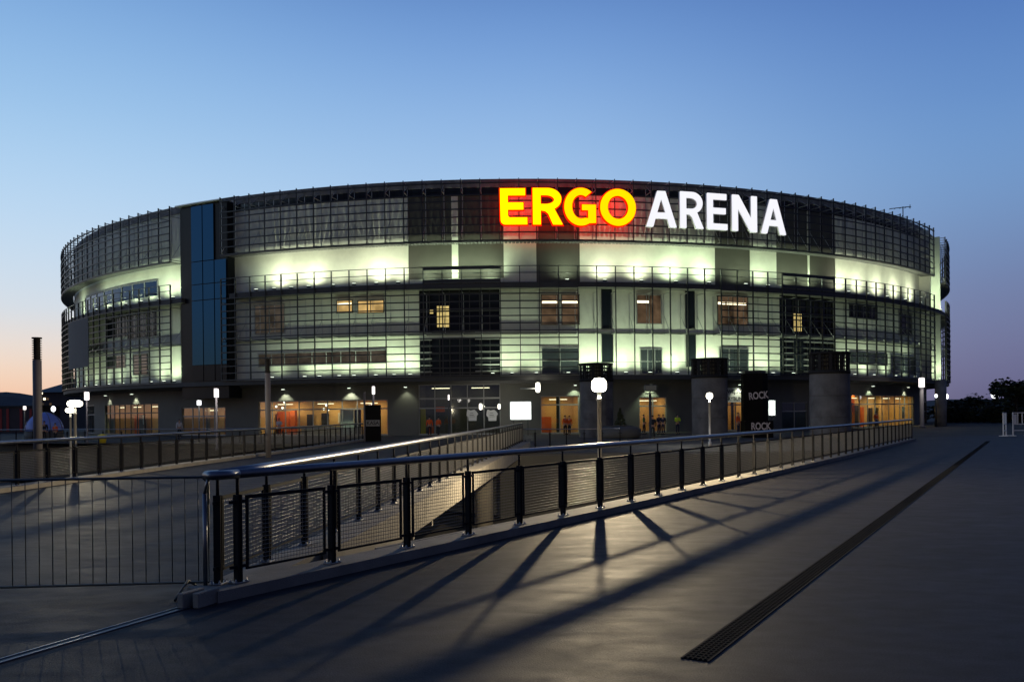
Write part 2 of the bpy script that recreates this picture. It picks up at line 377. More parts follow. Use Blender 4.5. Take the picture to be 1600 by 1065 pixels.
# two metal joint strips across the deck, and the kerb end blocks
jt = thing('expansion_joint', 'pair of shiny metal strips set across the walkway floor', 'metal strip', (-3.3, 7.2, 0))
a0, a1 = Vector((-4.6, 4.2)), Vector((-3.02, 8.25))
dv = (a1 - a0).normalized(); nn = Vector((dv.y, -dv.x))
for dd in (-0.045, 0.045):
    bm = B(); m_ = (a0 + a1) / 2 + nn * dd
    box(bm, (m_.x, m_.y, 0.006), ((a1 - a0).length, 0.018, 0.012), rz(math.atan2(dv.y, dv.x)), bev=0.003); obj('metal_strip', bm, M['steel'], jt, world=True)
bm = B(); m_ = (a0 + a1) / 2
box(bm, (m_.x, m_.y, 0.002), ((a1 - a0).length, 0.075, 0.004), rz(math.atan2(dv.y, dv.x))); obj('joint_seal', bm, M['black'], jt, world=True)
for k, (x, y) in enumerate(((-3.0, 8.33), (-2.86, 8.33))):
    bm = B(); box(bm, (0, 0, 0.07), (0.07, 0.3, 0.14), rz(-0.35), bev=0.008)
    tag(obj('kerb_end_block', bm, M['kerb'], loc=(x, y, 0)), ('outer left' if k == 0 else 'inner right') + ' pale concrete block closing the kerb end at the railing corner', 'block')

# drain
dr = thing('drain_grate', 'long dark slotted drain channel running across the walkway', 'drain', (1.25, 6.2, 0))
d0, d1 = Vector((1.27, 6.32)), Vector((25.6, 48.2)); dv = (d1 - d0); ln = dv.length; dv.normalize(); ang = math.atan2(dv.y, dv.x); nn = Vector((-dv.y, dv.x))
bm = B(); c = (d0 + d1) / 2
box(bm, (c.x, c.y, 0.002), (ln, 0.19, 0.004), rz(ang)); obj('channel', bm, M['iron'], dr, world=True)
bm = B()
for sgn in (-1, 1):
    q = c + nn * 0.095 * sgn; box(bm, (q.x, q.y, 0.004), (ln, 0.016, 0.008), rz(ang))
for k in (-0.055, -0.02, 0.02, 0.055):
    q = c + nn * k; box(bm, (q.x, q.y, 0.0055), (ln, 0.008, 0.006), rz(ang))
i = 0.05
while i < ln:
    q = d0 + dv * i; box(bm, (q.x, q.y, 0.005), (0.014, 0.174, 0.007), rz(ang)); i += 0.06 if i < 12 else (0.12 if i < 25 else 0.4)
obj('grating', bm, M['grate'], dr, world=True)

# ------------------------------------------------------------------ railings
BAY = 1.31
def post_mesh():
    bm = B()
    for sx in (-0.02, 0.02): box(bm, (sx, 0, 0.44), (0.018, 0.075, 0.86), bev=0.004)
    box(bm, (0, 0, 0.45), (0.024, 0.045, 0.8))
    tube(bm, [(0, 0, 0.84), (0, 0, 1.03)], 0.017, 8)
    for z_ in (0.16, 0.8): box(bm, (0, 0, z_), (0.2, 0.02, 0.03))
    me = bpy.data.meshes.new('post'); bm.to_mesh(me); bm.free(); me.materials.append(M['postm']); return me
def base_mesh():
    bm = B(); box(bm, (0, 0, 0.009), (0.17, 0.12, 0.014), bev=0.003)
    for sx in (-0.065, 0.065):
        for sy in (-0.04, 0.04): lathe(bm, [(0.014, 0.014), (0.014, 0.028), (0.007, 0.029), (0.007, 0.045), (0.0, 0.047)], 8, (sx, sy, 0))
    me = bpy.data.meshes.new('base_plate'); bm.to_mesh(me); bm.free(); me.materials.append(M['bolt']); return me
def panel_mesh(w, z0=0.13, z1=0.84, sp=0.04, wr=0.0021):
    bm = B(); h = w / 2
    for z_ in (z0, z1): box(bm, (0, 0, z_), (w, 0.022, 0.022 if z_ == z0 else 0.036))
    for x_ in (-h + 0.015, h - 0.015): box(bm, (x_, 0, (z0 + z1) / 2), (0.022, 0.022, z1 - z0))
    fr = bpy.data.meshes.new('panel_frame'); bm.to_mesh(fr); bm.free(); fr.materials.append(M['postm'])
    bm = B(); n = int((w - 0.06) / sp)
    for k in range(1, n): tube(bm, [(-h + k * w / n, 0, z0), (-h + k * w / n, 0, z1)], wr, 4, False)
    n = int((z1 - z0) / sp)
    for k in range(1, n): tube(bm, [(-h, 0.004, z0 + k * (z1 - z0) / n), (h, 0.004, z0 + k * (z1 - z0) / n)], wr * 1.5, 8, False)
    wm = bpy.data.meshes.new('wire_mesh'); bm.to_mesh(wm); bm.free(); wm.materials.append(M['wire'])
    return fr, wm
PM, BMESH_, (PF, PW) = post_mesh(), base_mesh(), panel_mesh(BAY - 0.2)
def resample(pl, d, n=None):
    pts = [Vector(p) for p in pl]; out = [(pts[0].copy(), (pts[1] - pts[0]).normalized())]; need = d
    for a, b in zip(pts, pts[1:]):
        L_ = (b - a).length; t = (b - a) / L_; s0 = need
        while s0 <= L_: out.append((a + t * s0, t)); s0 += d
        need = s0 - L_
    return out
def railing(pl, label, zb=0.11, htop=1.075, panels=True, rail_r=0.054, start=0.0, bay=BAY):
    r = thing('railing', label, 'railing', (pl[0][0], pl[0][1], zb), group='steel railings along the walkways')
    st = resample(pl, bay); o0 = Vector((pl[0][0], pl[0][1], 0))
    for k, (p, t) in enumerate(st):
        a = math.atan2(t.y, t.x)
        po = obj('post', PM, None, r, loc=(p.x - o0.x, p.y - o0.y, 0), rotz=a)
        if p.y < 30: obj('base_plate', BMESH_, None, po)
        if panels and k + 1 < len(st):
            q = (p + st[k + 1][0]) / 2; tt = st[k + 1][0] - p; a = math.atan2(tt.y, tt.x)
            fo = obj('mesh_panel', PF, None, r, loc=(q.x - o0.x, q.y - o0.y, 0), rotz=a)
            obj('wire_mesh', PW, None, fo)
    bm = B(); e = st[-1][0]
    pts = [p for p, t in st]
    tube(bm, [(p.x - o0.x, p.y - o0.y, htop) for p in pts], rail_r, 12, sq=0.85); obj('handrail', bm, M['steel'], r)
    return r
railing(RR[:], 'steel mesh railing with thick handrail, right of the gap between the walkways')
railing(LR[:], 'steel mesh railing left of the gap, its shiny handrail pointing at the billboard')
railing(LL[:], 'steel mesh railing along the outer left edge of the left walkway')
railing([(-60, 78), (-46, 76.6), (-10.4, 62.6)], 'low distant railing on the forecourt edge in front of the shopfronts', zb=ZP, htop=1.05, panels=False, rail_r=0.035, bay=1.9)
railing([(0.5, 52.0), (2.5, 50.6), (6.5, 50.2)], 'short distant railing beside the lit doorway behind the left walkway end', zb=ZP, htop=1.05, panels=False, rail_r=0.035, bay=1.0)
# corner newel where both railings meet
cn = thing('corner_post', 'dark corner post where the two walkway railings and the barrier meet', 'post', (-3.01, 8.75, 0.0))
bm = B(); tube(bm, [(0, 0, 0.0), (0, 0, 1.0)], 0.022, 10); obj('upright', bm, M['steel'], cn)
bm = B(); tube(bm, [(0.11, 0.05, 1.185), (0.05, -0.06, 1.185), (0.11, -0.11, 1.185), (0.2, -0.06, 1.185), (0.29, 0.1, 1.185)], 0.054, 12, sq=0.85); obj('rail_bend', bm, M['steel'], cn)
bm = B(); tube(bm, [(0, 0, 1.0), (0.05, -0.03, 1.16)], 0.016, 8); obj('neck', bm, M['steel'], cn)

# crowd barrier at left
cb = thing('crowd_barrier', 'thin tubular crowd barrier with vertical bars standing at the left', 'barrier', (-4.24, 8.7, 0), R(5))
bx0, bx1 = -2.35, 1.25
bm = B(); tube(bm, [(bx0, 0, 0.13), (bx0, 0, 1.1), (bx0 + 0.06, 0, 1.16), (bx1 - 0.06, 0, 1.16), (bx1, 0, 1.1), (bx1, 0, 0.13), (bx0, 0, 0.13)], 0.013, 8); obj('frame', bm, M['dpole'], cb)
x_ = bx0 + 0.125
while x_ < bx1 - 0.05:
    bm = B(); tube(bm, [(x_, 0, 0.13), (x_, 0, 1.16)], 0.005, 6); obj('bar', bm, M['dpole'], cb); x_ += 0.125
for fx in (-0.95, 1.05):
    bm = B(); tube(bm, [(fx - 0.05, -0.28, 0.012), (fx - 0.04, -0.2, 0.05), (fx, 0, 0.15), (fx + 0.04, 0.2, 0.05), (fx + 0.05, 0.28, 0.012)], 0.013, 8); obj('foot', bm, M['dpole'], cb)

# ------------------------------------------------------------------ arena
RW = RS - 1.6; RG = RS - 2.9
Z_TOP = zof(800, 279, RS); Z_UB = zof(800, 375, RS); Z_RT = zof(800, 415, RS); Z_BF = zof(800, 440, RS); Z_LB = zof(800, 586, RS); Z_SO = 4.8
print('levels', Z_TOP, Z_UB, Z_RT, Z_BF, Z_LB)
Z_PT = zof(800, 279.8, RW)
arena = thing('arena', 'large round arena hall with louvre screens around pale lit walls', 'arena', (CX, CY, ZP))
def apart(name, bm, m, parent=None, label=None):
    o = obj(name, bm, m, parent or arena, world=True, label=label); return o
def A(px, r=RW, py=500): return phi(px, r, py)
# core drum behind everything
bm = B(); lathe(bm, [(RW - 0.5, Z_SO - 0.2), (RW - 0.5, Z_TOP - 0.4), (RW - 6, Z_TOP - 0.1), (20, Z_TOP + 0.6), (0.0, Z_TOP + 0.7)], 160, (CX, CY, 0)); apart('roof', bm, M['roof'])
bm = B(); lathe(bm, [(RG - 6.2, ZP), (RG - 6.2, Z_SO)], 160, (CX, CY, 0)); apart('inner_core', bm, M['concdark'])
V0, V1 = R(-84), R(84)
# upper-zone and band walls: (px0, px1, material) for z from the balcony floor to the top
secs = [(None, 282, 'wall'), (356, 638, 'wall'), (638, 706, 'clad'), (706, 716, 'wall'), (716, 787, 'clad'), (787, 838, 'wall'), (838, 906, 'clad'), (906, 1117, 'wall'),
        (1117, 1172, 'clad'), (1172, 1213, 'wall'), (1213, 1262, 'clad'), (1262, 1265, 'wall'), (1265, 1305, 'clad'), (1305, None, 'wall')]
for a, b, m in secs:
    p0 = V0 if a is None else A(a, RW, 400); p1 = V1 if b is None else A(b, RW, 400)
    r1 = RW if m == 'wall' else RW - 0.06
    bm = B(); arc(bm, p0, p1, Z_BF, Z_PT - 0.15, RW - 0.6, r1)
    apart('wall_panel', bm, M[m], label='pale wall strip above the balcony' if m == 'wall' else 'dark cladding panel above the balcony')
# lower walls
lsecs = [(None, 282, 'wall'), (356, 655, 'wall'), (655, 781, 'dglass'), (781, 1218, 'wall'), (1218, 1304, 'dglass'), (1304, 1442, 'wall'), (1442, 1462, 'clad'), (1462, None, 'wall')]
for a, b, m in lsecs:
    p0 = V0 if a is None else A(a); p1 = V1 if b is None else A(b)
    bm = B(); arc(bm, p0, p1, Z_SO + 0.2, Z_BF - 0.45, RW - 0.6, RW if m != 'dglass' else RW - 0.25)
    apart('glazed_bay' if m == 'dglass' else 'wall_panel', bm, M[m])
    if m == 'dglass':                                            # mullions of the glazed bay, then pale strips painting reflections in its glass
        bm = B(); n = 8
        for z_ in (Z_LB + 0.3, 7.4, 9.35, 11.3, 13.0): arc(bm, p0, p1, z_, z_ + 0.14, RW - 0.25, RW - 0.12)
        for k in range(n + 1):
            q = p0 + (p1 - p0) * k / n; arc(bm, q - 0.0006, q + 0.0006, Z_SO + 0.3, Z_BF - 0.5, RW - 0.25, RW - 0.14)
        apart('mullion_grid', bm, M['dframe'])
        bm = B(); zz = zof((a + b) / 2, 525 if a < 900 else 527, RW); arc(bm, p0, p1, zz - 0.12, zz + 0.14, RW - 0.12, RW + 0.05); apart('reflection_strip', bm, M['brk'])
        bm = B(); zz = zof((a + b) / 2, 451, RW); arc(bm, p0, p1, zz - 0.05, zz + 0.05, RW - 0.12, RW + 0.05); apart('reflection_strip', bm, M['brk'])
# dark band of glazing under the parapet
bm = B(); arc(bm, A(356), A(1455), zof(800, 305, RW), zof(800, 291, RW), RW, RW + 0.03); apart('clerestory_band', bm, M['dglass'])
bm = B(); arc(bm, V0, A(282, RS), Z_PT - 0.75, Z_PT, RW, RW + 0.12); apart('parapet', bm, M['conc'])
bm = B(); arc(bm, A(350, RS), V1, Z_PT - 0.75, Z_PT, RW, RW + 0.12); apart('parapet', bm, M['conc'])
# slabs
for q0, q1 in ((V0, A(282, RS)), (A(357, RS), V1)):
    bm = B(); arc(bm, q0, q1, Z_BF - 0.45, Z_BF, RW - 0.7, RS - 0.12); apart('balcony_slab', bm, M['soffit'])
bm = B(); arc(bm, V0, V1, Z_SO, Z_LB - 0.02, RG - 0.4, RS - 0.15); apart('soffit_slab', bm, M['soffit'])
def gaps(p):  # screens are interrupted at the blue tower and at the right-hand end wall
    return (A(266, RS) < p < A(330, RS)) or (A(1461, RS) < p < A(1477, RS, 450))
PH0 = phi(810.5, RS, 280)
ks = list(range(int((V0 - PH0) / STEP), int((V1 - PH0) / STEP) + 1))
# catwalk gratings at the foot of the upper screen and at mid height of the lower one
bm = B(); zc = zof(800, 517, RS)
arc(bm, V0, A(905, RS), zc - 0.16, zc + 0.05, RW + 0.003, RW + 0.3); apart('ledge', bm, M['gate'])
bm = B(); arc(bm, A(905, RS), A(1129, RS), zc - 0.13, zc + 0.05, RW + 0.003, RW + 0.1); apart('ledge', bm, M['gate'])
bm = B(); arc(bm, A(1129, RS), V1, zc - 0.16, zc + 0.05, RW + 0.003, RW + 0.3); apart('ledge', bm, M['gate'])
# screens
def near_gap_runs():
    runs, cur = [], []
    for k in ks:
        if gaps(PH0 + k * STEP):
            if cur: runs.append(cur); cur = []
        else: cur.append(k)
    if cur: runs.append(cur)
    return runs
bare0, bare1 = A(905, RS), A(1129, RS)
bz = (Z_TOP - Z_UB)
UPB = [Z_UB + 0.72 * j for j in range(1, 6)] + [Z_UB + 0.72 * 5 + 0.55]
LB = [Z_LB + 0.06 + 0.672 * j for j in range(0, 12)]
def upost_mesh():   # local: origin on the screen circle, +y outward
    bm = B(); box(bm, (0, -0.05, (Z_UB + Z_TOP) / 2), (0.055, 0.13, Z_TOP - Z_UB + 0.17))
    me = bpy.data.meshes.new('screen_fin'); bm.to_mesh(me); bm.free(); me.materials.append(M['bar'])
    bm = B()
    for z_ in (Z_TOP - 0.02, Z_TOP - 0.95, Z_UB + 0.22): box(bm, (0, -0.85, z_), (0.05, 1.5, 0.07))
    box(bm, (0, -1.57, (Z_TOP + Z_UB) / 2 + 0.1), (0.05, 0.05, Z_TOP - Z_UB - 0.1)); box(bm, (0, -0.21, (Z_TOP + Z_UB) / 2), (0.03, 0.03, Z_TOP - Z_UB - 0.1))
    tube(bm, [(0, -0.2, Z_TOP - 0.95), (0, -1.5, Z_TOP - 0.1)], 0.025, 5)
    tube(bm, [(0, -0.2, Z_UB + 0.25), (0, -1.55, Z_UB + 2.3)], 0.03, 5)
    mb = bpy.data.meshes.new('bracket'); bm.to_mesh(mb); bm.free(); mb.materials.append(M['brk']); return me, mb
def lpost_mesh(zt):
    bm = B(); box(bm, (0, -0.06, (Z_LB + zt) / 2), (0.07, 0.16, zt - Z_LB))
    me = bpy.data.meshes.new('screen_mullion'); bm.to_mesh(me); bm.free(); me.materials.append(M['bar'])
    bm = B()
    for z_ in (Z_BF - 0.85, 9.1): box(bm, (0, -0.85, z_), (0.05, 1.5, 0.06))
    tube(bm, [(0, -0.15, 9.15), (0, -1.55, 10.9)], 0.03, 5); box(bm, (0, -1.57, (9.1 + Z_BF - 0.85) / 2), (0.04, 0.04, Z_BF - 0.9 - 9.1))
    mb = bpy.data.meshes.new('stay'); bm.to_mesh(mb); bm.free(); mb.materials.append(M['brk']); return me, mb
UM, UBK = upost_mesh(); LM, LBK = lpost_mesh(Z_RT)
def chord(bm, p0, p1, z_, h, d):
    a, b = pol(p0, RS), pol(p1, RS); m_ = (a + b) / 2; t = b - a
    box(bm, (m_.x, m_.y, z_), (t.length, d, h), rz(math.atan2(t.y, t.x)))
for run in near_gap_runs():
    bm = B()
    for k in run[:-1]:
        p = PH0 + k * STEP
        for j in range(5):
            q = p + STEP * (0.04 + 0.2 * j); arc(bm, q, q + STEP * 0.15, Z_UB - 0.05, Z_UB + 0.03, RW + 0.22, RS - 0.06)
        arc(bm, p, p + STEP, Z_UB - 0.14, Z_UB - 0.02, RS - 0.1, RS - 0.03)
    apart('catwalk', bm, M['gate'])
    bm = B()
    for k in run[:-1]:
        p, q = PH0 + k * STEP, PH0 + (k + 1) * STEP
        for z_ in UPB + [Z_TOP - 0.35]: chord(bm, p, q, z_, 0.1, 0.12)
        chord(bm, p, q, Z_UB + 0.0, 0.12, 0.1); w = pol(p, RS - 0.03); box(bm, (w.x, w.y, (Z_UB + Z_TOP) / 2), (0.03, 0.03, Z_TOP - Z_UB - 0.1), rz(p))
    so = apart('louvre_screen', bm, M['bar'], label='upper louvre screen of horizontal bars')
    for k in run:
        p = PH0 + k * STEP; w = pol(p, RS)
        o = obj('screen_fin', UM, None, so, rotz=0); o.location = w; o.rotation_euler = (0, 0, p + PI)
        obj('bracket', UBK, None, so).location = w; COL.objects[-1].rotation_euler = (0, 0, p + PI)
    isb = lambda k: bare0 < PH0 + (k + 0.5) * STEP < bare1
    subs = []
    for k in run[:-1]:
        if subs and isb(subs[-1][-1]) == isb(k): subs[-1].append(k)
        else: subs.append([k])
    for sub in subs:
        bm = B()
        for k in sub:
            p, q = PH0 + k * STEP, PH0 + (k + 1) * STEP; mid_ = (p + q) / 2
            if not (bare0 < mid_ < bare1):
                for z_ in LB: chord(bm, p, q, z_, 0.095, 0.12)
                chord(bm, p, q, Z_BF - 0.5, 0.07, 0.12)
            else: chord(bm, p, q, Z_LB + 0.55, 0.03, 0.04); chord(bm, p, q, Z_LB + 1.15, 0.03, 0.04)
            for z_ in (Z_RT, Z_RT - 0.62): chord(bm, p, q, z_, 0.06, 0.06)
            w = pol(p, RS - 0.03); box(bm, (w.x, w.y, (Z_LB + Z_RT) / 2), (0.03, 0.03, Z_RT - Z_LB - 0.1), rz(p))
            in_dark = (A(655, RS) < mid_ < A(780, RS)) or (A(1222, RS) < mid_ < A(1305, RS))
            if in_dark:
                for z_ in (Z_RT - 0.12, Z_RT - 1.3, Z_RT - 1.75): chord(bm, p, q, z_, 0.32, 0.05)
        so = apart('louvre_screen', bm, M['bar'], label='open frame without bars before the bright bay' if isb(sub[0]) else 'lower louvre screen of horizontal bars')
    for k in run:
        p = PH0 + k * STEP; w = pol(p, RS)
        o = obj('screen_mullion', LM, None, so); o.location = w; o.rotation_euler = (0, 0, p + PI)
        o = obj('stay', LBK, None, so); o.location = w; o.rotation_euler = (0, 0, p + PI)
# grey blank banner on the left lower screen
bm = B(); arc(bm, A(108, RS), A(139, RS), zof(122, 575, RS), zof(122, 500, RS), RS + 0.06, RS + 0.09); apart('blank_banner', bm, M['tarp'], label='blank grey banner on the left of the lower screen')
# end fin wall at the right notch
for px in (1459, 1474):
    pp = A(px, RS, 450)
    bm = B(); arc(bm, pp - 0.0015, pp + 0.0015, Z_SO + 0.3, Z_TOP - 0.2, RW - 0.2, RS - 0.35); apart('end_wall', bm, M['wall'])
# blue glass stair tower
p0, p1 = A(282.5, RS - 0.5), A(355.5, RS - 0.5)
zt = Z_TOP - 0.05
bm = B(); arc(bm, p0, p1, 3.6, zt - 0.12, RW - 0.8, RS - 0.6); tw = apart('stair_tower', bm, M['tglass'], label='glazed stair tower reflecting the blue evening sky')
pxs = [283, 300, 318, 336, 355]
zs = [Z_LB + 0.05, 6.9, 13.4, 15.0, 17.3, zt - 0.2]
for i in range(4):
    for j in range(5):
        if i == 3 and j >= 4: continue
        bm = B(); r_ = RS - 0.5 - (0.5 if i == 0 else 0)
        arc(bm, A(pxs[i], r_) + 0.0009, A(pxs[i + 1], r_) - 0.0009, zs[j] + 0.04, zs[j + 1] - 0.04, r_, r_ + 0.05); apart('glass_pane', bm, M['tglass'] if (i == 0 and j != 2) or (j == 0) else M['bglass'], tw)
bm = B(); arc(bm, p0 - 0.004, p1 - 0.004, zt - 0.06, zt + 0.05, RW - 0.8, RS - 0.1); apart('tower_roof', bm, M['brk'], tw)
bm = B(); arc(bm, A(322, RW), A(366, RW), Z_TOP - 0.3, zof(330, 308.5, RW), RW - 3, RW - 0.8); apart('roof_housing', bm, M['clad'])

# windows of the lower wall
def window(px0, py0, px1, py1, pane, n=1, frame='frame', strip=None, label=None, rows=1):
    pc = (px0 + px1) / 2
    a, b = A(px0), A(px1); z1, z0 = zof(pc, py0, RW), zof(pc, py1, RW); t = 0.06 / RW
    bm = B()
    arc(bm, a - t, b + t, z1, z1 + 0.07, RW + 0.003, RW + 0.1); arc(bm, a - t, b + t, z0 - 0.07, z0, RW + 0.003, RW + 0.12)
    for k in range(n + 1):
        q = a + (b - a) * k / n; arc(bm, q - t / 2, q + t / 2, z0, z1, RW + 0.003, RW + 0.09)
    for k in range(1, rows):
        z_ = z0 + (z1 - z0) * k / rows; arc(bm, a, b, z_ - 0.025, z_ + 0.025, RW + 0.003, RW + 0.08)
    w = apart('window', bm, M[frame], label=label)
    pm = E_[pane] if pane in E_ else M[pane]
    bm = B(); arc(bm, a, b, z0, z1, RW + 0.003, RW + 0.03); apart('pane', bm, pm, w)
    if strip:
        bm = B()
        for (s0, s1) in strip:
            arc(bm, a + (b - a) * s0, a + (b - a) * s1, z0 + (z1 - z0) * 0.72, z0 + (z1 - z0) * 0.8, RW + 0.032, RW + 0.036)
        apart('ceiling_lamp', bm, E_['strip'], w)
    return w
window(527, 470, 551, 488, 'warm', 1, 'dframe', [(0.05, 0.95)], 'lit warm window')
window(560, 470, 600, 488, 'warm', 2, 'dframe', [(0.05, 0.45), (0.55, 0.9)], 'lit warm window')
window(399, 477, 445, 520, 'dim', 2, 'frame')
window(404, 550, 603, 569, 'dim', 9, 'frame', label='long strip of dim windows')
window(846, 461, 872, 506, 'warm2', 1, 'dframe', [(0.05, 0.95)], 'lit office window')
window(878, 461, 905, 506, 'warm2', 1, 'dframe', [(0.0, 0.95)], 'lit office window')
window(995, 461, 1033, 505, 'warm2', 2, 'frame', [(0.02, 0.5)], 'lit office window with people inside')
window(1121, 464, 1168, 507, 'warm2', 2, 'dframe', [(0.02, 0.25), (0.3, 0.95)], 'lit office window')
window(846, 544, 903, 583, 'wglass', 2, 'frame', rows=2); window(1000, 546, 1033, 583, 'wglass', 3, 'frame', rows=2)
window(1123, 545, 1168, 580, 'wglass', 3, 'frame', rows=2)
for a_ in ((940, 449, 956, 513), (940, 522, 957, 565), (1071, 451, 1085, 513), (1072, 523, 1086, 572)): window(*a_, 'dglass', 1, 'dframe', label='tall narrow dark window')
window(1327, 478, 1370, 497, 'dglass', 3, 'dframe'); window(1404, 490, 1425, 524, 'dglass', 1, 'frame')
window(1327, 552, 1385, 569, 'wglass', 3, 'dframe'); window(1390, 556, 1428, 583, 'wglass', 2, 'frame', rows=2)
window(166, 491, 200, 527, 'dglass', 2, 'frame'); window(200, 489, 246, 527, 'dglass', 3, 'frame')
window(208, 553, 232, 585, 'wglass', 2, 'frame', rows=2); window(166, 556, 196, 575, 'wglass', 2, 'frame')
window(122, 440, 247, 480, 'wglass', 8, 'frame', label='row of blue reflecting windows over the left balcony') if False else None
# row of windows in the lit band over the left balcony
a, b = A(134, RW, 450), A(247, RW, 450); z0, z1 = Z_BF + 0.9, zof(247, 438, RW)
bm = B(); arc(bm, a, b, z1, z1 + 0.07, RW + 0.003, RW + 0.1)
for k in range(9): q = a + (b - a) * k / 8; arc(bm, q - 0.0008, q + 0.0008, z0, z1, RW + 0.003, RW + 0.09)
w_ = apart('window', bm, M['frame'], label='row of blue reflecting windows over the left balcony')
bm = B(); arc(bm, a, b, z0, z1, RW + 0.003, RW + 0.03); apart('pane', bm, M['bglass'], w_)
# small lit rooms behind the glazed bays
for (x0, y0, x1, y1, m) in ((683, 478, 691, 511, 'yelw'), (692.5, 478, 702, 511, 'yelw'), (1239, 488, 1252, 517, 'yelw'), (672, 483, 677, 490, 'yelw')):
    r_ = RW - 0.25
    bm = B(); arc(bm, A(x0, r_), A(x1, r_), zof(x0, y1, r_), zof(x0, y0, r_), r_ + 0.003, r_ + 0.03); apart('lit_pane', bm, E_[m])

# ground floor: base wall with openings, each opening a lit room
ZG1 = Z_SO
openings = [  # px0, px1, py top, kind
    (124, 147, 634, 'dark'), (164, 247, 631, 'dim'), (284, 352, 636, 'bay'), (404, 606, 625, 'shop'), (654, 782, 600, 'lobby'), (845, 905, 618, 'shop2'),
    (999, 1042, 620, 'shop2'), (1128, 1172, 618, 'shop2'), (1222, 1262, 628, 'dark2'), (1331, 1428, 617, 'shop'), (1444, 1458, 628, 'dim')]
edges = [V0]
GA = lambda px: phi(px, RG, 650)
prev = V0; wb = B()
for (x0, x1, yt, kd) in openings:
    a, b = GA(x0), GA(x1); arc(wb, prev, a, ZP, ZG1, RG - 0.3, RG)
    zt_ = min(zof((x0 + x1) / 2, yt, RG), ZG1 - 0.05); arc(wb, a, b, zt_, ZG1, RG - 0.3, RG); prev = b
arc(wb, prev, V1, ZP, ZG1, RG - 0.3, RG)
apart('base_wall', wb, M['gwall'])
WARM = (1.0, 0.66, 0.3)
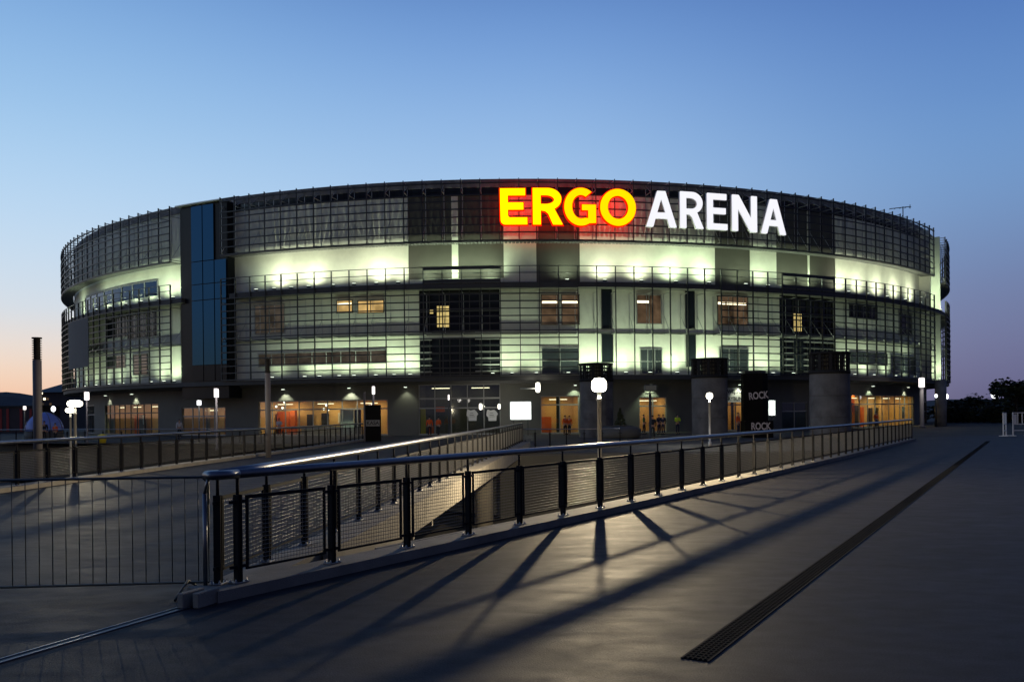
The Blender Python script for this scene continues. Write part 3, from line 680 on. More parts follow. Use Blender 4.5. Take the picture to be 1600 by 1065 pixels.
def room(x0, x1, yt, kd):
    a, b = GA(x0), GA(x1); pc = (x0 + x1) / 2; zt_ = min(zof(pc, yt, RG), ZG1 - 0.05); D = 3.2
    wallm = M['cream'] if kd not in ('lobby', 'dark', 'dark2') else M['gwall']
    bm = B(); arc(bm, a - 0.01, b + 0.01, ZP, zt_ + 0.3, RG - D - 0.1, RG - D); arc(bm, a - 0.002, a, ZP, zt_ + 0.3, RG - D, RG - 0.31); arc(bm, b, b + 0.002, ZP, zt_ + 0.3, RG - D, RG - 0.31)
    rm = apart('lit_room' if kd not in ('dark', 'dark2') else 'dark_room', bm, wallm)
    bm = B(); arc(bm, a, b, zt_ + 0.1, zt_ + 0.2, RG - D, RG - 0.31); apart('ceiling', bm, wallm, rm)
    bm = B(); arc(bm, a, b, ZP, ZP + 0.03, RG - D, RG); apart('floor', bm, M['conc'], rm)
    n = max(2, int(round((b - a) * RG / 1.65))); tr = zof(pc, yt + (14 if kd != 'lobby' else 37), RG)
    fr = B()
    for k in range(n + 1):
        q = a + (b - a) * k / n; q0, q1 = q - 0.0007, q + 0.0007
        if k == 0: q0, q1 = q, q + 0.0012
        if k == n: q0, q1 = q - 0.0012, q
        arc(fr, q0, q1, ZP, zt_, RG - 0.2, RG - 0.1)
    arc(fr, a, b, tr - 0.06, tr + 0.06, RG - 0.21, RG - 0.08); arc(fr, a, b, zt_ - 0.08, zt_ - 0.002, RG - 0.21, RG - 0.07); arc(fr, a, b, ZP, ZP + 0.14, RG - 0.21, RG - 0.07)
    if kd == 'lobby': arc(fr, a, b, zof(pc, 622, RG) - 0.08, zof(pc, 622, RG) + 0.08, RG - 0.22, RG - 0.06)
    f_ = apart('shopfront_frame', fr, M['frame'] if kd != 'dim' else M['dframe'], rm)
    bm = B(); arc(bm, a, b, ZP + 0.1, zt_ - 0.05, RG - 0.16, RG - 0.15); apart('shop_glass', bm, M['glass'], rm)
    # things inside the room
    def blk(f0, f1, z0, z1, r0, r1, m): bm = B(); arc(bm, a + (b - a) * f0, a + (b - a) * f1, z0, z1, RG - r1, RG - r0); apart('interior_panel', bm, M[m], rm)
    H = zt_ - ZP
    pw = {'shop': 75, 'shop2': 40, 'dim': 10, 'bay': 12, 'lobby': 9}.get(kd, 0)
    if kd == 'shop' and x0 < 800:
        blk(0.03, 0.13, ZP, ZP + 2.4, 2.4, 2.9, 'orange'); blk(0.16, 0.2, ZP, ZP + 2.5, 2.2, 2.6, 'orange'); blk(0.96, 0.99, ZP, ZP + 2.4, 1.5, 2, 'orange'); blk(0.78, 0.83, ZP, ZP + 2.4, 2.0, 2.5, 'orange')
        blk(0.265, 0.32, ZP + 0.9, ZP + 2.1, 3.0, 3.15, 'black'); blk(0.39, 0.45, ZP + 0.9, ZP + 2.2, 3.0, 3.15, 'black'); blk(0.62, 0.725, ZP, ZP + 2.5, 1.0, 1.1, 'iwhite'); blk(0.735, 0.78, ZP, ZP + 2.5, 0.8, 1.0, 'black'); blk(0.53, 0.56, ZP + 1.2, ZP + 2.2, 3.0, 3.15, 'iwhite')
        blk(0.25, 0.6, ZP, ZP + 0.9, 2.3, 2.8, 'frame')
    elif kd == 'shop':
        blk(0.1, 0.15, ZP, ZP + H, 1.2, 1.6, 'orange'); blk(0.28, 0.36, ZP, ZP + 2.5, 2.6, 3.0, 'black'); blk(0.45, 0.5, ZP, ZP + 2.3, 3.0, 3.15, 'orange'); blk(0.6, 0.65, ZP, ZP + 2.2, 3.0, 3.15, 'black'); blk(0.72, 0.77, ZP, ZP + 2.2, 3.0, 3.15, 'black'); blk(0.83, 0.88, ZP + 0.9, ZP + 2.3, 0.6, 0.65, 'iwhite')
    elif kd == 'dim':
        blk(0.18, 0.3, ZP, ZP + 2.2, 2.6, 3.0, 'orange'); blk(0.33, 0.42, ZP, ZP + 2.4, 2.2, 2.6, 'orange'); blk(0.0, 0.14, ZP, ZP + H, 0.5, 0.6, 'black'); blk(0.64, 0.74, ZP, ZP + 2.3, 0.5, 0.6, 'black'); blk(0.715, 0.735, ZP + 1.2, ZP + 2.2, 0.44, 0.48, 'iwhite')
    elif kd == 'bay':
        blk(0.84, 0.99, ZP, ZP + 2.6, 0.9, 1.4, 'orange'); blk(0.42, 0.47, ZP, ZP + H, 0.9, 1.2, 'conc')
    elif kd == 'shop2':
        blk(0.42, 0.5, ZP, ZP + H, 0.4, 0.5, 'dframe'); blk(0.05, 0.36, ZP, ZP + 1.6, 2.6, 3.0, 'orange')
    elif kd == 'lobby':
        blk(0.0, 0.06, ZP, ZP + 2.6, 0.8, 1.0, 'yellow'); blk(0.08, 0.14, ZP, ZP + 0.8, 1.4, 1.9, 'orange'); blk(0.15, 0.26, ZP + 2.2, ZP + 2.7, 2.6, 2.8, 'orange')
    if pw:
        nl = max(1, int((b - a) * RG / 3.6))
        for k in range(nl):
            q = a + (b - a) * (k + 0.5) / nl
            light('AREA', pol(q, RG - 1.5, zt_ - 0.02), pw, WARM if kd != 'lobby' else (1, 0.8, 0.55), arena, size=(1.2, 1.2), target=pol(q, RG - 1.5, 0))
            bm = B(); arc(bm, q - 0.014, q + 0.014, zt_ - 0.36, zt_ - 0.3, RG - 1.3, RG - 1.15); apart('ceiling_lamp', bm, E_['strip'], rm)
        if kd == 'shop' and x0 < 800:
            for (px, py) in ((423, 635), (433, 637), (503, 633), (499, 639), (506, 640), (436, 628)):
                bm = B(); bmesh.ops.create_uvsphere(bm, u_segments=8, v_segments=6, radius=0.11, matrix=Matrix.Translation(pol(GA(px), RG - 0.9, zof(px, py, RG - 0.9)))); apart('pendant_lamp', bm, E_['lamp'], rm)
for o_ in openings: room(*o_)

# pale upstands behind the balcony rail and pale slats painting lit bars in the glazed bays
for a, b in ((640, 706), (716, 787), (1213, 1305)):
    bm = B(); arc(bm, A(a, RW, 430), A(b, RW, 430), Z_BF + 0.003, Z_BF + 0.6, RW + 0.003, RW + 0.05); apart('upstand', bm, M['wall'])
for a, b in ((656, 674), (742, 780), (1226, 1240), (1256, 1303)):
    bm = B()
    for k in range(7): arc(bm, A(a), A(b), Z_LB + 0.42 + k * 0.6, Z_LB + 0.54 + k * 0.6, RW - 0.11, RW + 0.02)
    apart('bar_light_slat', bm, M['frame'])
# floodlights; the upper row also holds added fill lamps between the left ones
GREEN = (0.82, 1.0, 0.66); WHITE = (0.95, 1.0, 0.72)
def flood(px, row, power, col=GREEN):
    r_ = RW + 1.3; p = A(px, r_, 430 if row == 'u' else 580)
    z_ = Z_BF + 0.22 if row == 'u' else Z_LB + 0.2
    bm = B(); w = pol(p, r_, z_); box(bm, (w.x, w.y, z_ - 0.06), (0.34, 0.2, 0.16), rz(p)); f = apart('floodlight', bm, M['dpole'])
    bm = B(); box(bm, (w.x, w.y, z_ + 0.035), (0.3, 0.17, 0.02), rz(p)); apart('lamp_glass', bm, E_['flood'], f)
    light('SPOT', pol(p, r_, z_ + 0.08), power * (2.4 if row == 'u' else 3.0), col, arena, 0.12, pol(p, RW, z_ + (4.8 if row == 'u' else 4.0)), 150, 1.0)
for px, pw in ((112, 160), (150, 190), (172, 190), (196, 190), (220, 200), (248, 230), (270, 190), (400, 60), (428, 330), (455, 90), (482, 330), (520, 110), (553, 110), (588, 330), (622, 170), (665, 220), (705, 300), (735, 160), (765, 320), (886, 200), (945, 280), (1002, 280), (1056, 380), (1108, 380),
               (1165, 200), (1200, 200), (1242, 260), (1277, 260), (1326, 320), (1356, 300), (1386, 320), (1414, 320), (1438, 300), (1470, 260)):
    flood(px, 'u', pw, WHITE if 400 < px < 660 or px > 1300 or 900 < px < 1010 else GREEN)
for px, pw in ((104, 60), (118, 70), (132, 70), (150, 80), (170, 90), (192, 90), (236, 130), (256, 150), (272, 130), (425, 70), (476, 110), (499, 120), (530, 130), (553, 130), (587, 140), (616, 150), (641, 150), (770, 150), (800, 120), (838, 120), (888, 130),
               (918, 200), (948, 190), (978, 220), (1016, 200), (1058, 240), (1100, 230), (1122, 200), (1155, 130), (1185, 130), (1208, 130), (1240, 110), (1268, 110), (1296, 150), (1336, 170), (1366, 170), (1400, 130), (1430, 220), (1468, 150), (1484, 90)):
    flood(px, 'l', pw * 0.8)
for zz, pw in ((Z_BF + 0.3, 500), (Z_LB + 0.3, 320), (Z_UB - 1.2, 200)):  # added spots without fittings, put in to brighten the notch end wall
    pn = (A(1461, RS, 450) + A(1474, RS, 450)) / 2
    light('SPOT', pol(pn - 0.012, RS - 0.5, zz), pw, GREEN, arena, 0.12, pol(A(1474, RS, 450), RS - 0.9, zz + 2.0), 140, 1.0)
# wall downlights over the doors
for px, pw, col in ((172, 40, WHITE), (213, 55, WHITE), (447, 60, WHITE), (549, 75, WHITE), (898, 45, GREEN), (1015, 60, GREEN), (1358, 60, GREEN), (1413, 60, WHITE), (636, 14, WHITE), (1152, 30, WHITE)):
    p = GA(px); z_ = 4.42
    bm = B(); w = pol(p, RG + 0.5, z_); box(bm, w, (0.3, 0.3, 0.12), rz(p), bev=0.02); f = apart('wall_lamp', bm, M['frame'])
    bm = B(); w = pol(p, RG + 0.5, z_ - 0.07); box(bm, w, (0.24, 0.24, 0.02), rz(p)); apart('lamp_glass', bm, E_['flood'], f)
    light('SPOT', pol(p, RG + 0.5, z_ - 0.12), pw * 5, col, arena, 0.06, pol(p, RG + 0.1, 0), 100, 0.6)
# white posters on the lobby glass
for px in (738, 769):
    p0 = GA(px); bm = B(); c0 = pol(p0, RG + 0.02, zof(px, 648, RG)); t = Vector((math.cos(p0), math.sin(p0), 0)); n_ = Vector((math.sin(p0), -math.cos(p0), 0))
    sh = [(-0.5, 0.35), (-0.42, 0.52), (-0.15, 0.42), (0.2, 0.5), (0.38, 0.35), (0.55, 0.1), (0.42, -0.1), (0.4, -0.55), (-0.35, -0.55), (-0.38, -0.2), (-0.55, -0.05)]
    vs = [bm.verts.new(c0 + t * x + Vector((0, 0, y))) for x, y in sh]; f = bm.faces.new(vs)
    g = bmesh.ops.extrude_face_region(bm, geom=[f]); bmesh.ops.translate(bm, verts=[v for v in g['geom'] if isinstance(v, bmesh.types.BMVert)], vec=n_ * 0.02)
    po = apart('window_poster', bm, M['signw'], label='white cut-out poster on dark lobby glass')
    bm = B()
    for (dx, dz, w_, h_) in ((-0.05, 0.0, 0.4, 0.06), (0.0, -0.15, 0.5, 0.04), (-0.05, 0.2, 0.3, 0.05)):
        q = c0 + t * dx + Vector((0, 0, dz)) + n_ * 0.025; box(bm, q, (w_, 0.01, h_), rz(p0))
    apart('print', bm, M['conc'], po)
# round column by the right corner
c_ = at(1470, 640, 103); bm = B(); lathe(bm, [(0.62, ZP), (0.62, Z_SO + 0.3)], 24, (c_.x, 103, 0)); apart('corner_column', bm, M['conc'])

# ------------------------------------------------------------------ illuminated letters
def ell(cx_, cy_, rx, ry, a0, a1, n=18): return [(cx_ + rx * math.cos(R(a0 + (a1 - a0) * i / n)), cy_ + ry * math.sin(R(a0 + (a1 - a0) * i / n))) for i in range(n + 1)]
def glyph(ch, w, v, h):
    if ch == 'E':
        return [[(0, 1), (0.93 * w, 1), (0.93 * w, 1 - h), (v, 1 - h), (v, 0.5 + h * .55), (0.86 * w, 0.5 + h * .55), (0.86 * w, 0.5 - h * .45), (v, 0.5 - h * .45)] + ell(v + .07, h + .07, .07, .07, 180, 270, 5) + [(w, h), (w, 0)] + ell(.14, .14, .13, .14, 270, 180, 6)]
    if ch == 'e':
        return [[(0, 1), (0.96 * w, 1), (0.96 * w, 1 - h), (v, 1 - h), (v, 0.52 + h * .5), (0.92 * w, 0.52 + h * .5), (0.92 * w, 0.52 - h * .5), (v, 0.52 - h * .5), (v, h), (w, h), (w, 0), (0.03, 0), (0, 0.03)]]
    if ch == 'R':
        return [[(0, 0), (0, 1)] + ell(0.50 * w, 0.70, 0.46 * w, 0.30, 90, -62, 16) + [(w, 0), (w - v * 1.22, 0)] + [(0.52 * w, 0.30), (0.42 * w, 0.37), (v, 0.39), (v, 0)],
                [(v, 1 - h)] + ell(0.44 * w, 0.685, 0.52 * w - v * 1.0 + 0.02, 0.315 - h, 90, -90, 12) + [(v, 0.37 + h)]]
    if ch == 'G':
        o = ell(0.53 * w, 0.5, 0.53 * w, 0.52, 52, 300, 30); i = ell(0.53 * w, 0.5, 0.53 * w - v, 0.52 - h, 292, 58, 26)
        return [o + [(w, 0.06), (w, 0.56), (0.56 * w, 0.56), (0.56 * w, 0.56 - h * .8), (w - v, 0.56 - h * .8), (w - v, h * 0.95)] + i]
    if ch == 'O': return [ell(0.5 * w, 0.5, 0.5 * w, 0.52, 0, 358, 47), ell(0.5 * w, 0.5, 0.5 * w - v, 0.52 - h, 0, 358, 47)]
    if ch == 'A':
        t = v * 1.12
        xin = lambda y, off: off
        L0 = lambda y: 0.37 * w * y; L1 = lambda y: t + (0.5 * w - t * 0.95) * y / 0.86 if y < 0.86 else 0.5 * w
        return [[(0, 0), (0.37 * w, 1), (0.63 * w, 1), (w, 0), (w - t, 0), (w - L1(0.235), 0.235), (L1(0.235), 0.235), (t, 0)],
                [(L1(0.40), 0.40), (w - L1(0.40), 0.40), (0.5 * w, 0.80)]]
    if ch == 'N': return [[(0, 0), (0, 1), (v * 1.15, 1), (w - v, 0.34), (w - v, 1), (w, 1), (w, 0), (w - v * 1.15, 0), (v, 0.66), (v, 0)]]
def letter_mesh(loops, ext, bev, name, m):
    cu = bpy.data.curves.new(name, 'CURVE'); cu.dimensions = '2D'; cu.fill_mode = 'BOTH'; cu.extrude = ext; cu.bevel_depth = bev; cu.bevel_resolution = 1
    for lp in loops:
        s_ = cu.splines.new('POLY'); s_.points.add(len(lp) - 1); s_.use_cyclic_u = True
        for p, (x, y) in zip(s_.points, lp): p.co = (x, y, 0, 1)
    o = bpy.data.objects.new(name, cu); COL.objects.link(o); dg = bpy.context.evaluated_depsgraph_get()
    me = bpy.data.meshes.new_from_object(o.evaluated_get(dg)); bpy.data.objects.remove(o); me.name = name; me.materials.clear(); me.materials.append(m); return me
sg = thing('illuminated_sign', 'glowing rooftop sign spelling ERGO ARENA in yellow and white letters', 'sign', pol(PH0 + 0.1, RS, Z_UB + 1))
sgl = sg.location.copy()
RL = RS + 0.35
for (ch, x0, x1, yb, yt, m, kind) in (('E', 780, 825, 352, 294, 'yel', 'E'), ('R', 831, 880, 352, 293.5, 'yel', 'R'), ('G', 880, 932, 352.6, 294.2, 'gold', 'G'), ('O', 936, 994, 353, 296, 'gold', 'O'),
        ('A', 1009, 1056, 355, 299, 'white', 'A'), ('R', 1062, 1098, 357, 300.5, 'white', 'R'), ('e', 1104, 1135, 359, 303, 'white', 'E'), ('N', 1143, 1181, 362, 306, 'white', 'N'), ('A', 1188, 1226, 366, 312, 'white', 'A')):
    if m != 'white': x0, x1, yb, yt = x0 + 1.4, x1 - 1.4, yb - 1, yt + 1
    pa, pb = phi(x0, RL, 325), phi(x1, RL, 325); pc = (pa + pb) / 2; z0 = zof((x0 + x1) / 2, yb, RL); z1 = zof((x0 + x1) / 2, yt, RL)
    Hh = z1 - z0; wd = (pol(pb, RL) - pol(pa, RL)).length / Hh
    st = (0.215, 0.19) if m != 'white' else (0.175, 0.165)
    lp = [[(x * Hh - wd * Hh / 2, y * Hh) for x, y in l_] for l_ in glyph(ch, wd, *st)]
    me = letter_mesh(lp, 0.06, 0.0, 'letter', E_[m])
    o = obj('letter', me, None, sg); o.location = pol(pc, RL + 0.12, z0) - sgl; o.rotation_euler = (PI / 2, 0, pc)
    o['label'] = ('yellow ' if m != 'white' else 'white ') + 'glowing letter ' + kind
    me = letter_mesh(lp, 0.1, 0.095 if m != 'white' else 0.015, 'letter_rim', E_['red'] if m != 'white' else M['signw'])
    q = obj('letter_rim', me, None, o); q.location = (0, 0, -0.26)
    for k in range(3): # standoffs to the screen
        pass
    if m != 'white':
        for zz in (0.25, 0.75): light('POINT', pol(pc, RS - 0.45, z0 + Hh * zz), 42, (1, 0.03, 0.01), sg, 0.3)
# TV aerial on the roof
ae = thing('roof_aerial', 'thin television aerial on the roof above the right end', 'aerial', pol(phi(1411, RW - 1.5, 340), RW - 1.5, zof(1411, 349, RW - 1.5)))
bm = B(); tube(bm, [(0, 0, 0), (0, 0, 2.0)], 0.06, 6); obj('mast', bm, M['dpole'], ae)
bm = B(); tube(bm, [(-1.6, 0, 1.75), (0.9, 0, 2.0)], 0.05, 5)
for x_ in (-1.5, -0.9, -0.3, 0.3, 0.85): tube(bm, [(x_, -0.3, 1.85 + 0.1 * x_ * 0.7), (x_, 0.3, 1.85 + 0.1 * x_ * 0.7)], 0.03, 4)
tube(bm, [(0.85, 0, 1.75), (0.85, 0, 2.25)], 0.04, 4); obj('antenna_rods', bm, M['dpole'], ae)
bm = B(); tube(bm, [(0, 0, 1.0), (-0.35, 0, 0.5), (-0.5, 0, 0.2)], 0.05, 6); obj('stay', bm, M['dpole'], ae)

# ------------------------------------------------------------------ round towers on the forecourt
def rot_tower(px, Y, label, rad=1.36, top=5.65, ptop=None):
    p = at(px, 640, Y); t = thing('stair_drum', label, 'tower', (p.x, Y, ZP), group='round concrete drums on the forecourt')
    zc_ = top - ZP - 1.35
    bm = B(); lathe(bm, [(rad - 0.02, 0), (rad - 0.02, 0.18), (rad - 0.06, 0.2)] + [(rad - 0.06 - d_, zz + e_) for zz in (1.45, 2.9) if zz < zc_ - 0.3 for d_, e_ in ((0, 0), (0.03, 0.012), (0.03, 0.038), (0, 0.05))] + [(rad - 0.06, zc_)], 40, smooth=False); obj('drum', bm, M['drum'], t)
    bm = B(); lathe(bm, [(rad, zc_ - 0.1), (rad, zc_ + 0.12)], 40); lathe(bm, [(rad, zc_ + 1.22), (rad, zc_ + 1.35)], 40)
    for k in range(34):
        a = 2 * PI * k / 34
        wdt = 0.05 if k % 3 else 0.24
        box(bm, ((rad - 0.07) * math.cos(a), (rad - 0.07) * math.sin(a), zc_ + 0.67), (0.05, wdt, 1.12), rz(a))
    for z_ in (0.4, 0.68, 0.95): lathe(bm, [(rad - 0.16, zc_ + z_), (rad - 0.1, zc_ + z_), (rad - 0.1, zc_ + z_ + 0.04), (rad - 0.16, zc_ + z_ + 0.04)], 40)
    obj('louvre_crown', bm, M['postm'], t)
    bm = B(); lathe(bm, [(0.55, zc_), (0.55, zc_ + 1.2)], 16); obj('vent_core', bm, M['concdark'], t)
rot_tower(932, 71, 'round grey drum with louvred crown behind the brightest lamp, leftmost of three')
rot_tower(1109, 66, 'round grey drum with louvred crown behind the small lit lamp, left of the ROCK column')
rot_tower(1296.5, 60.5, 'round grey drum with louvred crown right of the ROCK column, nearest of three')

# ------------------------------------------------------------------ lettering helper (built-in font)
def text(s_, size, m, name='lettering', bold=0.0, ext=0.004):
    cu = bpy.data.curves.new(name, 'FONT'); cu.body = s_; cu.size = size; cu.align_x = 'CENTER'; cu.align_y = 'CENTER'; cu.extrude = ext; cu.offset = bold
    o = bpy.data.objects.new(name, cu); COL.objects.link(o); dg = bpy.context.evaluated_depsgraph_get()
    me = bpy.data.meshes.new_from_object(o.evaluated_get(dg)); bpy.data.objects.remove(o); me.materials.clear(); me.materials.append(m); me.name = name; return me
def put_text(me, parent, loc, rotz=0.0, tilt=0.0, name='lettering', sx=1.0):
    o = obj(name, me, None, parent); o.location = loc; o.rotation_euler = (PI / 2, tilt, rotz); o.scale = (sx, 1, 1); return o
# ROCK column
p = at(1179, 650, 67); rk = thing('advertising_column', 'tall black column with ROCK lettering between the grey drums', 'advert column', (p.x, 67, ZP))
bm = B(); prism(bm, [(0.98 * math.cos(a), 0.98 * math.sin(a)) for a in [2 * PI * (k + 0.5) / 8 for k in range(8)]], 0, 4.75); obj('pillar', bm, M['banner'], rk)
bm = B(); prism(bm, [(0.85 * math.cos(a), 0.85 * math.sin(a)) for a in [2 * PI * (k + 0.5) / 8 for k in range(8)]], 4.75, 4.95); obj('cap', bm, M['black'], rk)
bm = B(); box(bm, (0, -0.55, 0.62), (2.05, 1.5, 1.24), bev=0.03); obj('plinth', bm, M['banner'], rk)
put_text(text('ROCK', 0.72, M['lettw'], bold=0.018), rk, (0.05, -0.935, 3.08), 0.0, R(-5), sx=0.72)
put_text(text('ROCK', 0.72, M['lettw'], bold=0.018), rk, (0.1, -1.315, 0.82), 0.0, 0, sx=0.72)
# entrance sign
p0 = GA(1149); w = pol(p0, RG + 0.1, 0)
es = thing('entrance_sign', 'white sign with black words over the door behind the ROCK column', 'sign', (w.x, w.y, zof(1149, 617, RG)), p0)
bm = B(); box(bm, (0, 0, 0), (2.75, 0.06, 1.42), bev=0.01); obj('panel', bm, M['signw'], es)
put_text(text('WEJŚCIE', 0.52, M['lettk'], bold=0.014), es, (0.02, -0.035, 0.32)); put_text(text('TRYBUNY', 0.52, M['lettk'], bold=0.014), es, (-0.1, -0.035, -0.38))
# lightboxes
def lightbox(px0, py0, px1, py1, Y, label, rot=0.0, power=160):
    a, b = at(px0, py0, Y), at(px1, py1, Y); c = (a + b) / 2; w_, h_ = abs(b.x - a.x), abs(a.z - b.z)
    t = thing('lightbox', label, 'lightbox', (c.x, Y, ZP), rot)
    bm = B(); box(bm, (0, 0, c.z - ZP), (w_ + 0.12, 0.3, h_ + 0.12), bev=0.02); obj('case', bm, M['frame'], t)
    bm = B(); box(bm, (0, -0.155, c.z - ZP), (w_, 0.02, h_), bev=0.004); obj('lit_face', bm, E_['box'], t)
    bm = B()
    for sx in (-0.35, 0.35): box(bm, (sx * w_, 0.02, (c.z - ZP - h_ / 2) / 2), (0.08, 0.1, c.z - ZP - h_ / 2))
    obj('legs', bm, M['dpole'], t)
    l_ = light('AREA', (0, -0.2, c.z - ZP), power, (0.9, 1, 0.93), None, size=(w_, h_)); l_.parent = t; l_.location = (0, -0.2, c.z - ZP); l_.rotation_euler = (PI / 2, 0, 0)
    l_ = light('POINT', (0, 0.28, c.z - ZP), power * 0.25, (0.85, 1, 0.88), None, size=0.3); l_.parent = t; l_.location = (0, 0.35, c.z - ZP)
lightbox(797.5, 628, 829.5, 654.5, 80, 'wide glowing white billboard by the glass lobby', power=150)
lightbox(1200.5, 626, 1210, 648, 80.5, 'narrow glowing white panel just right of the ROCK column', 0.1, power=60)
# ticket totem
p = at(583, 650, 60); tt = thing('totem_sign', 'dark upright totem with a small KASA plate before the shopfront', 'totem', (p.x, 60, ZP))
bm = B(); box(bm, (0, 0, 1.32), (1.02, 0.3, 2.64), bev=0.03); obj('body', bm, M['banner'], tt)
bm = B(); box(bm, (-0.57, 0, 1.75), (0.12, 0.14, 3.5)); obj('mast', bm, M['gpole'], tt)
bm = B(); box(bm, (0, -0.16, 1.42), (0.92, 0.02, 0.42), bev=0.004); pl_ = obj('name_plate', bm, M['conc'], tt)
put_text(text('KASA', 0.34, M['lettk'], bold=0.008), tt, (0, -0.176, 1.42))

# ------------------------------------------------------------------ lamps
LG = 'lamps standing around the forecourt'
def disc_lamp(px, py, Y, zb, label, power, hr=0.22, col=(1.0, 0.86, 0.58), pr=0.055, glow='globe', hz=1.0):
    p = at(px, py, Y); h = p.z - zb; t = thing('street_lamp', label, 'street lamp', (p.x, Y, zb), group=LG)
    bm = B(); lathe(bm, [(pr * 1.7, 0), (pr * 1.7, 0.25), (pr, 0.28), (pr, h - 0.42), (pr * 1.25, h - 0.42), (pr * 1.25, h - 0.36), (pr * 0.9, h - 0.35), (pr * 0.9, h - 0.16 * hz)], 14); obj('pole', bm, M['pole'], t)
    bm = B(); lathe(bm, [(0.0, h - 0.2 * hz), (hr * 0.4, h - 0.19 * hz), (hr * 0.45, h - 0.16 * hz), (0, h - 0.15 * hz)], 24); obj('lamp_dish', bm, M['pole'], t)
    bm = B(); lathe(bm, [(hr * 0.55, h - 0.165 * hz), (hr * 0.85, h - 0.14 * hz), (hr * 0.99, h - 0.07 * hz), (hr, h + 0.03 * hz), (hr * 0.9, h + 0.1 * hz), (hr * 0.6, h + 0.155 * hz), (0.0, h + 0.17 * hz)], 24); obj('lamp_globe', bm, E_[glow], t)
    l_ = light('POINT', (0, 0, 0), power, col, None, size=0.075); l_.parent = t; l_.location = (0, 0, h + 0.03)
    return t
disc_lamp(936, 601, 23.6, ZL, 'brightest globe lamp on a pale pole behind the near railing', 4300, 0.2, (1.0, 0.8, 0.5), hz=1.1)
disc_lamp(1108.5, 618, 50, ZP, 'small lit globe lamp in front of the middle grey drum', 420, 0.18, (1, 0.95, 0.85), 0.06)
disc_lamp(117, 630, 34, ZL, 'flat bright lamp on a pole behind the left railing, nearer of two', 1100, 0.27, hz=0.75)
disc_lamp(110, 640.5, 50, ZL, 'flat bright lamp on a pole behind the left railing, farther of two', 300, 0.26, hz=0.8)
def tube_lamp(px, y0, y1, Y, zb, label, power=60, rad=None, m='gpole', glow='tube', pr=0.06):
    a, b = at(px, y0, Y), at(px, y1, Y); h0, h1 = b.z - zb, a.z - zb; r_ = rad or 0.1
    t = thing('tube_lamp', label, 'street lamp', (a.x, Y, zb), group=LG)
    bm = B(); lathe(bm, [(pr * 1.5, 0), (pr * 1.5, 0.2), (pr, 0.22), (pr, h0)], 12); obj('pole', bm, M[m], t)
    bm = B(); lathe(bm, [(0, h0), (r_, h0 + 0.03), (r_, h1 - 0.05), (r_ * 0.6, h1), (0, h1)], 14); obj('lamp_tube', bm, E_[glow], t)
    bm = B(); lathe(bm, [(r_ * 1.15, h1 - 0.02), (r_ * 1.15, h1 + 0.05), (0, h1 + 0.07)], 14); obj('cap', bm, M[m], t)
    l_ = light('POINT', (0, 0, 0), power, (1, 0.9, 0.82), None, size=0.2); l_.parent = t; l_.location = (0, -0.3, (h0 + h1) / 2)
tube_lamp(338, 607, 621, 52, ZP - 0.0, 'lit tube lamp on a grey post before the orange doorway', 60, 0.13)
tube_lamp(135.5, 612, 625, 68, ZP, 'lit tube lamp just right of the two flat left lamps', 50, 0.17)
tube_lamp(1440, 590, 605, 94, ZP, 'lit tube lamp on a grey post by the right corner of the arena', 200, 0.28, pr=0.2)
tube_lamp(38.5, 634, 640, 80, ZP, 'small pinkish tube lamp at far left before the striped hall', 8, 0.12, 'dpole')
tube_lamp(583.5, 603, 616, 62, ZP, 'slim pinkish tube lamp behind the KASA totem', 10, 0.1)
tube_lamp(311, 625, 633, 70, ZP, 'small white tube lamp left of the tube lamp before the orange doorway', 30, 0.16, 'dpole', 'cool')
tube_lamp(701, 616, 625, 76, ZP, 'faint thin tube lamp in front of the lobby doors', 3, 0.06, 'dpole')
def pill_light(px, y0, y1, Y, label, r_, power, arm=None):
    a, b = at(px, y0, Y), at(px, y1, Y); h = a.z - b.z
    t = thing('pill_light', label, 'wall lamp', (b.x, Y, b.z), group='lamps fixed on the arena front')
    bm = B(); lathe(bm, [(0, 0), (r_ * 0.8, 0.04), (r_, h * 0.3), (r_, h * 0.7), (r_ * 0.8, h - 0.04), (0, h)], 14); obj('lamp_tube', bm, E_['lamp'], t)
    bm = B(); tube(bm, [(0, 0, h * 0.4), (0, 3.0, h * 0.4)], 0.04, 6)
    if arm: tube(bm, [(-r_, 0, h * 0.4), (arm, 0, h * 0.4)], 0.05, 6)
    obj('arm', bm, M['frame'], t)
    l_ = light('POINT', (0, 0, 0), power, (1, 0.94, 0.8), None, size=0.2); l_.parent = t; l_.location = (0, -0.45, h / 2)
pill_light(840.5, 597, 613, 81.5, 'bright pill shaped lamp on an arm above the white billboard', 0.22, 70, -1.6)
pill_light(751, 630, 640, 83, 'small glowing oval on the lobby glass, left one of a pair', 0.14, 25)  # pair of glowing ovals set at the lobby glass
pill_light(780, 630.5, 639, 83, 'small glowing oval on the lobby glass, right one of a pair', 0.13, 25)
def column_lamp(px, ytop, Y, zb, label):
    p = at(px, ytop, Y); h = p.z - zb; t = thing('column_lamp', label, 'column lamp', (p.x, Y, zb), group='unlit column lamps')
    bm = B(); lathe(bm, [(0.115, 0), (0.115, h - 0.62), (0.09, h - 0.61)], 20); obj('column', bm, M['gpole'], t)
    bm = B(); lathe(bm, [(0.085, h - 0.62), (0.085, h - 0.04)], 16)
    for k in range(9): lathe(bm, [(0.088, h - 0.6 + k * 0.062), (0.125, h - 0.6 + k * 0.062), (0.125, h - 0.585 + k * 0.062), (0.088, h - 0.575 + k * 0.062)], 18)
    lathe(bm, [(0.13, h - 0.04), (0.13, h), (0, h + 0.01)], 18); obj('louvre_head', bm, M['postm'], t)
column_lamp(57.5, 527, 24.5, 0, 'tall unlit grey column lamp standing at the left railing, nearest')
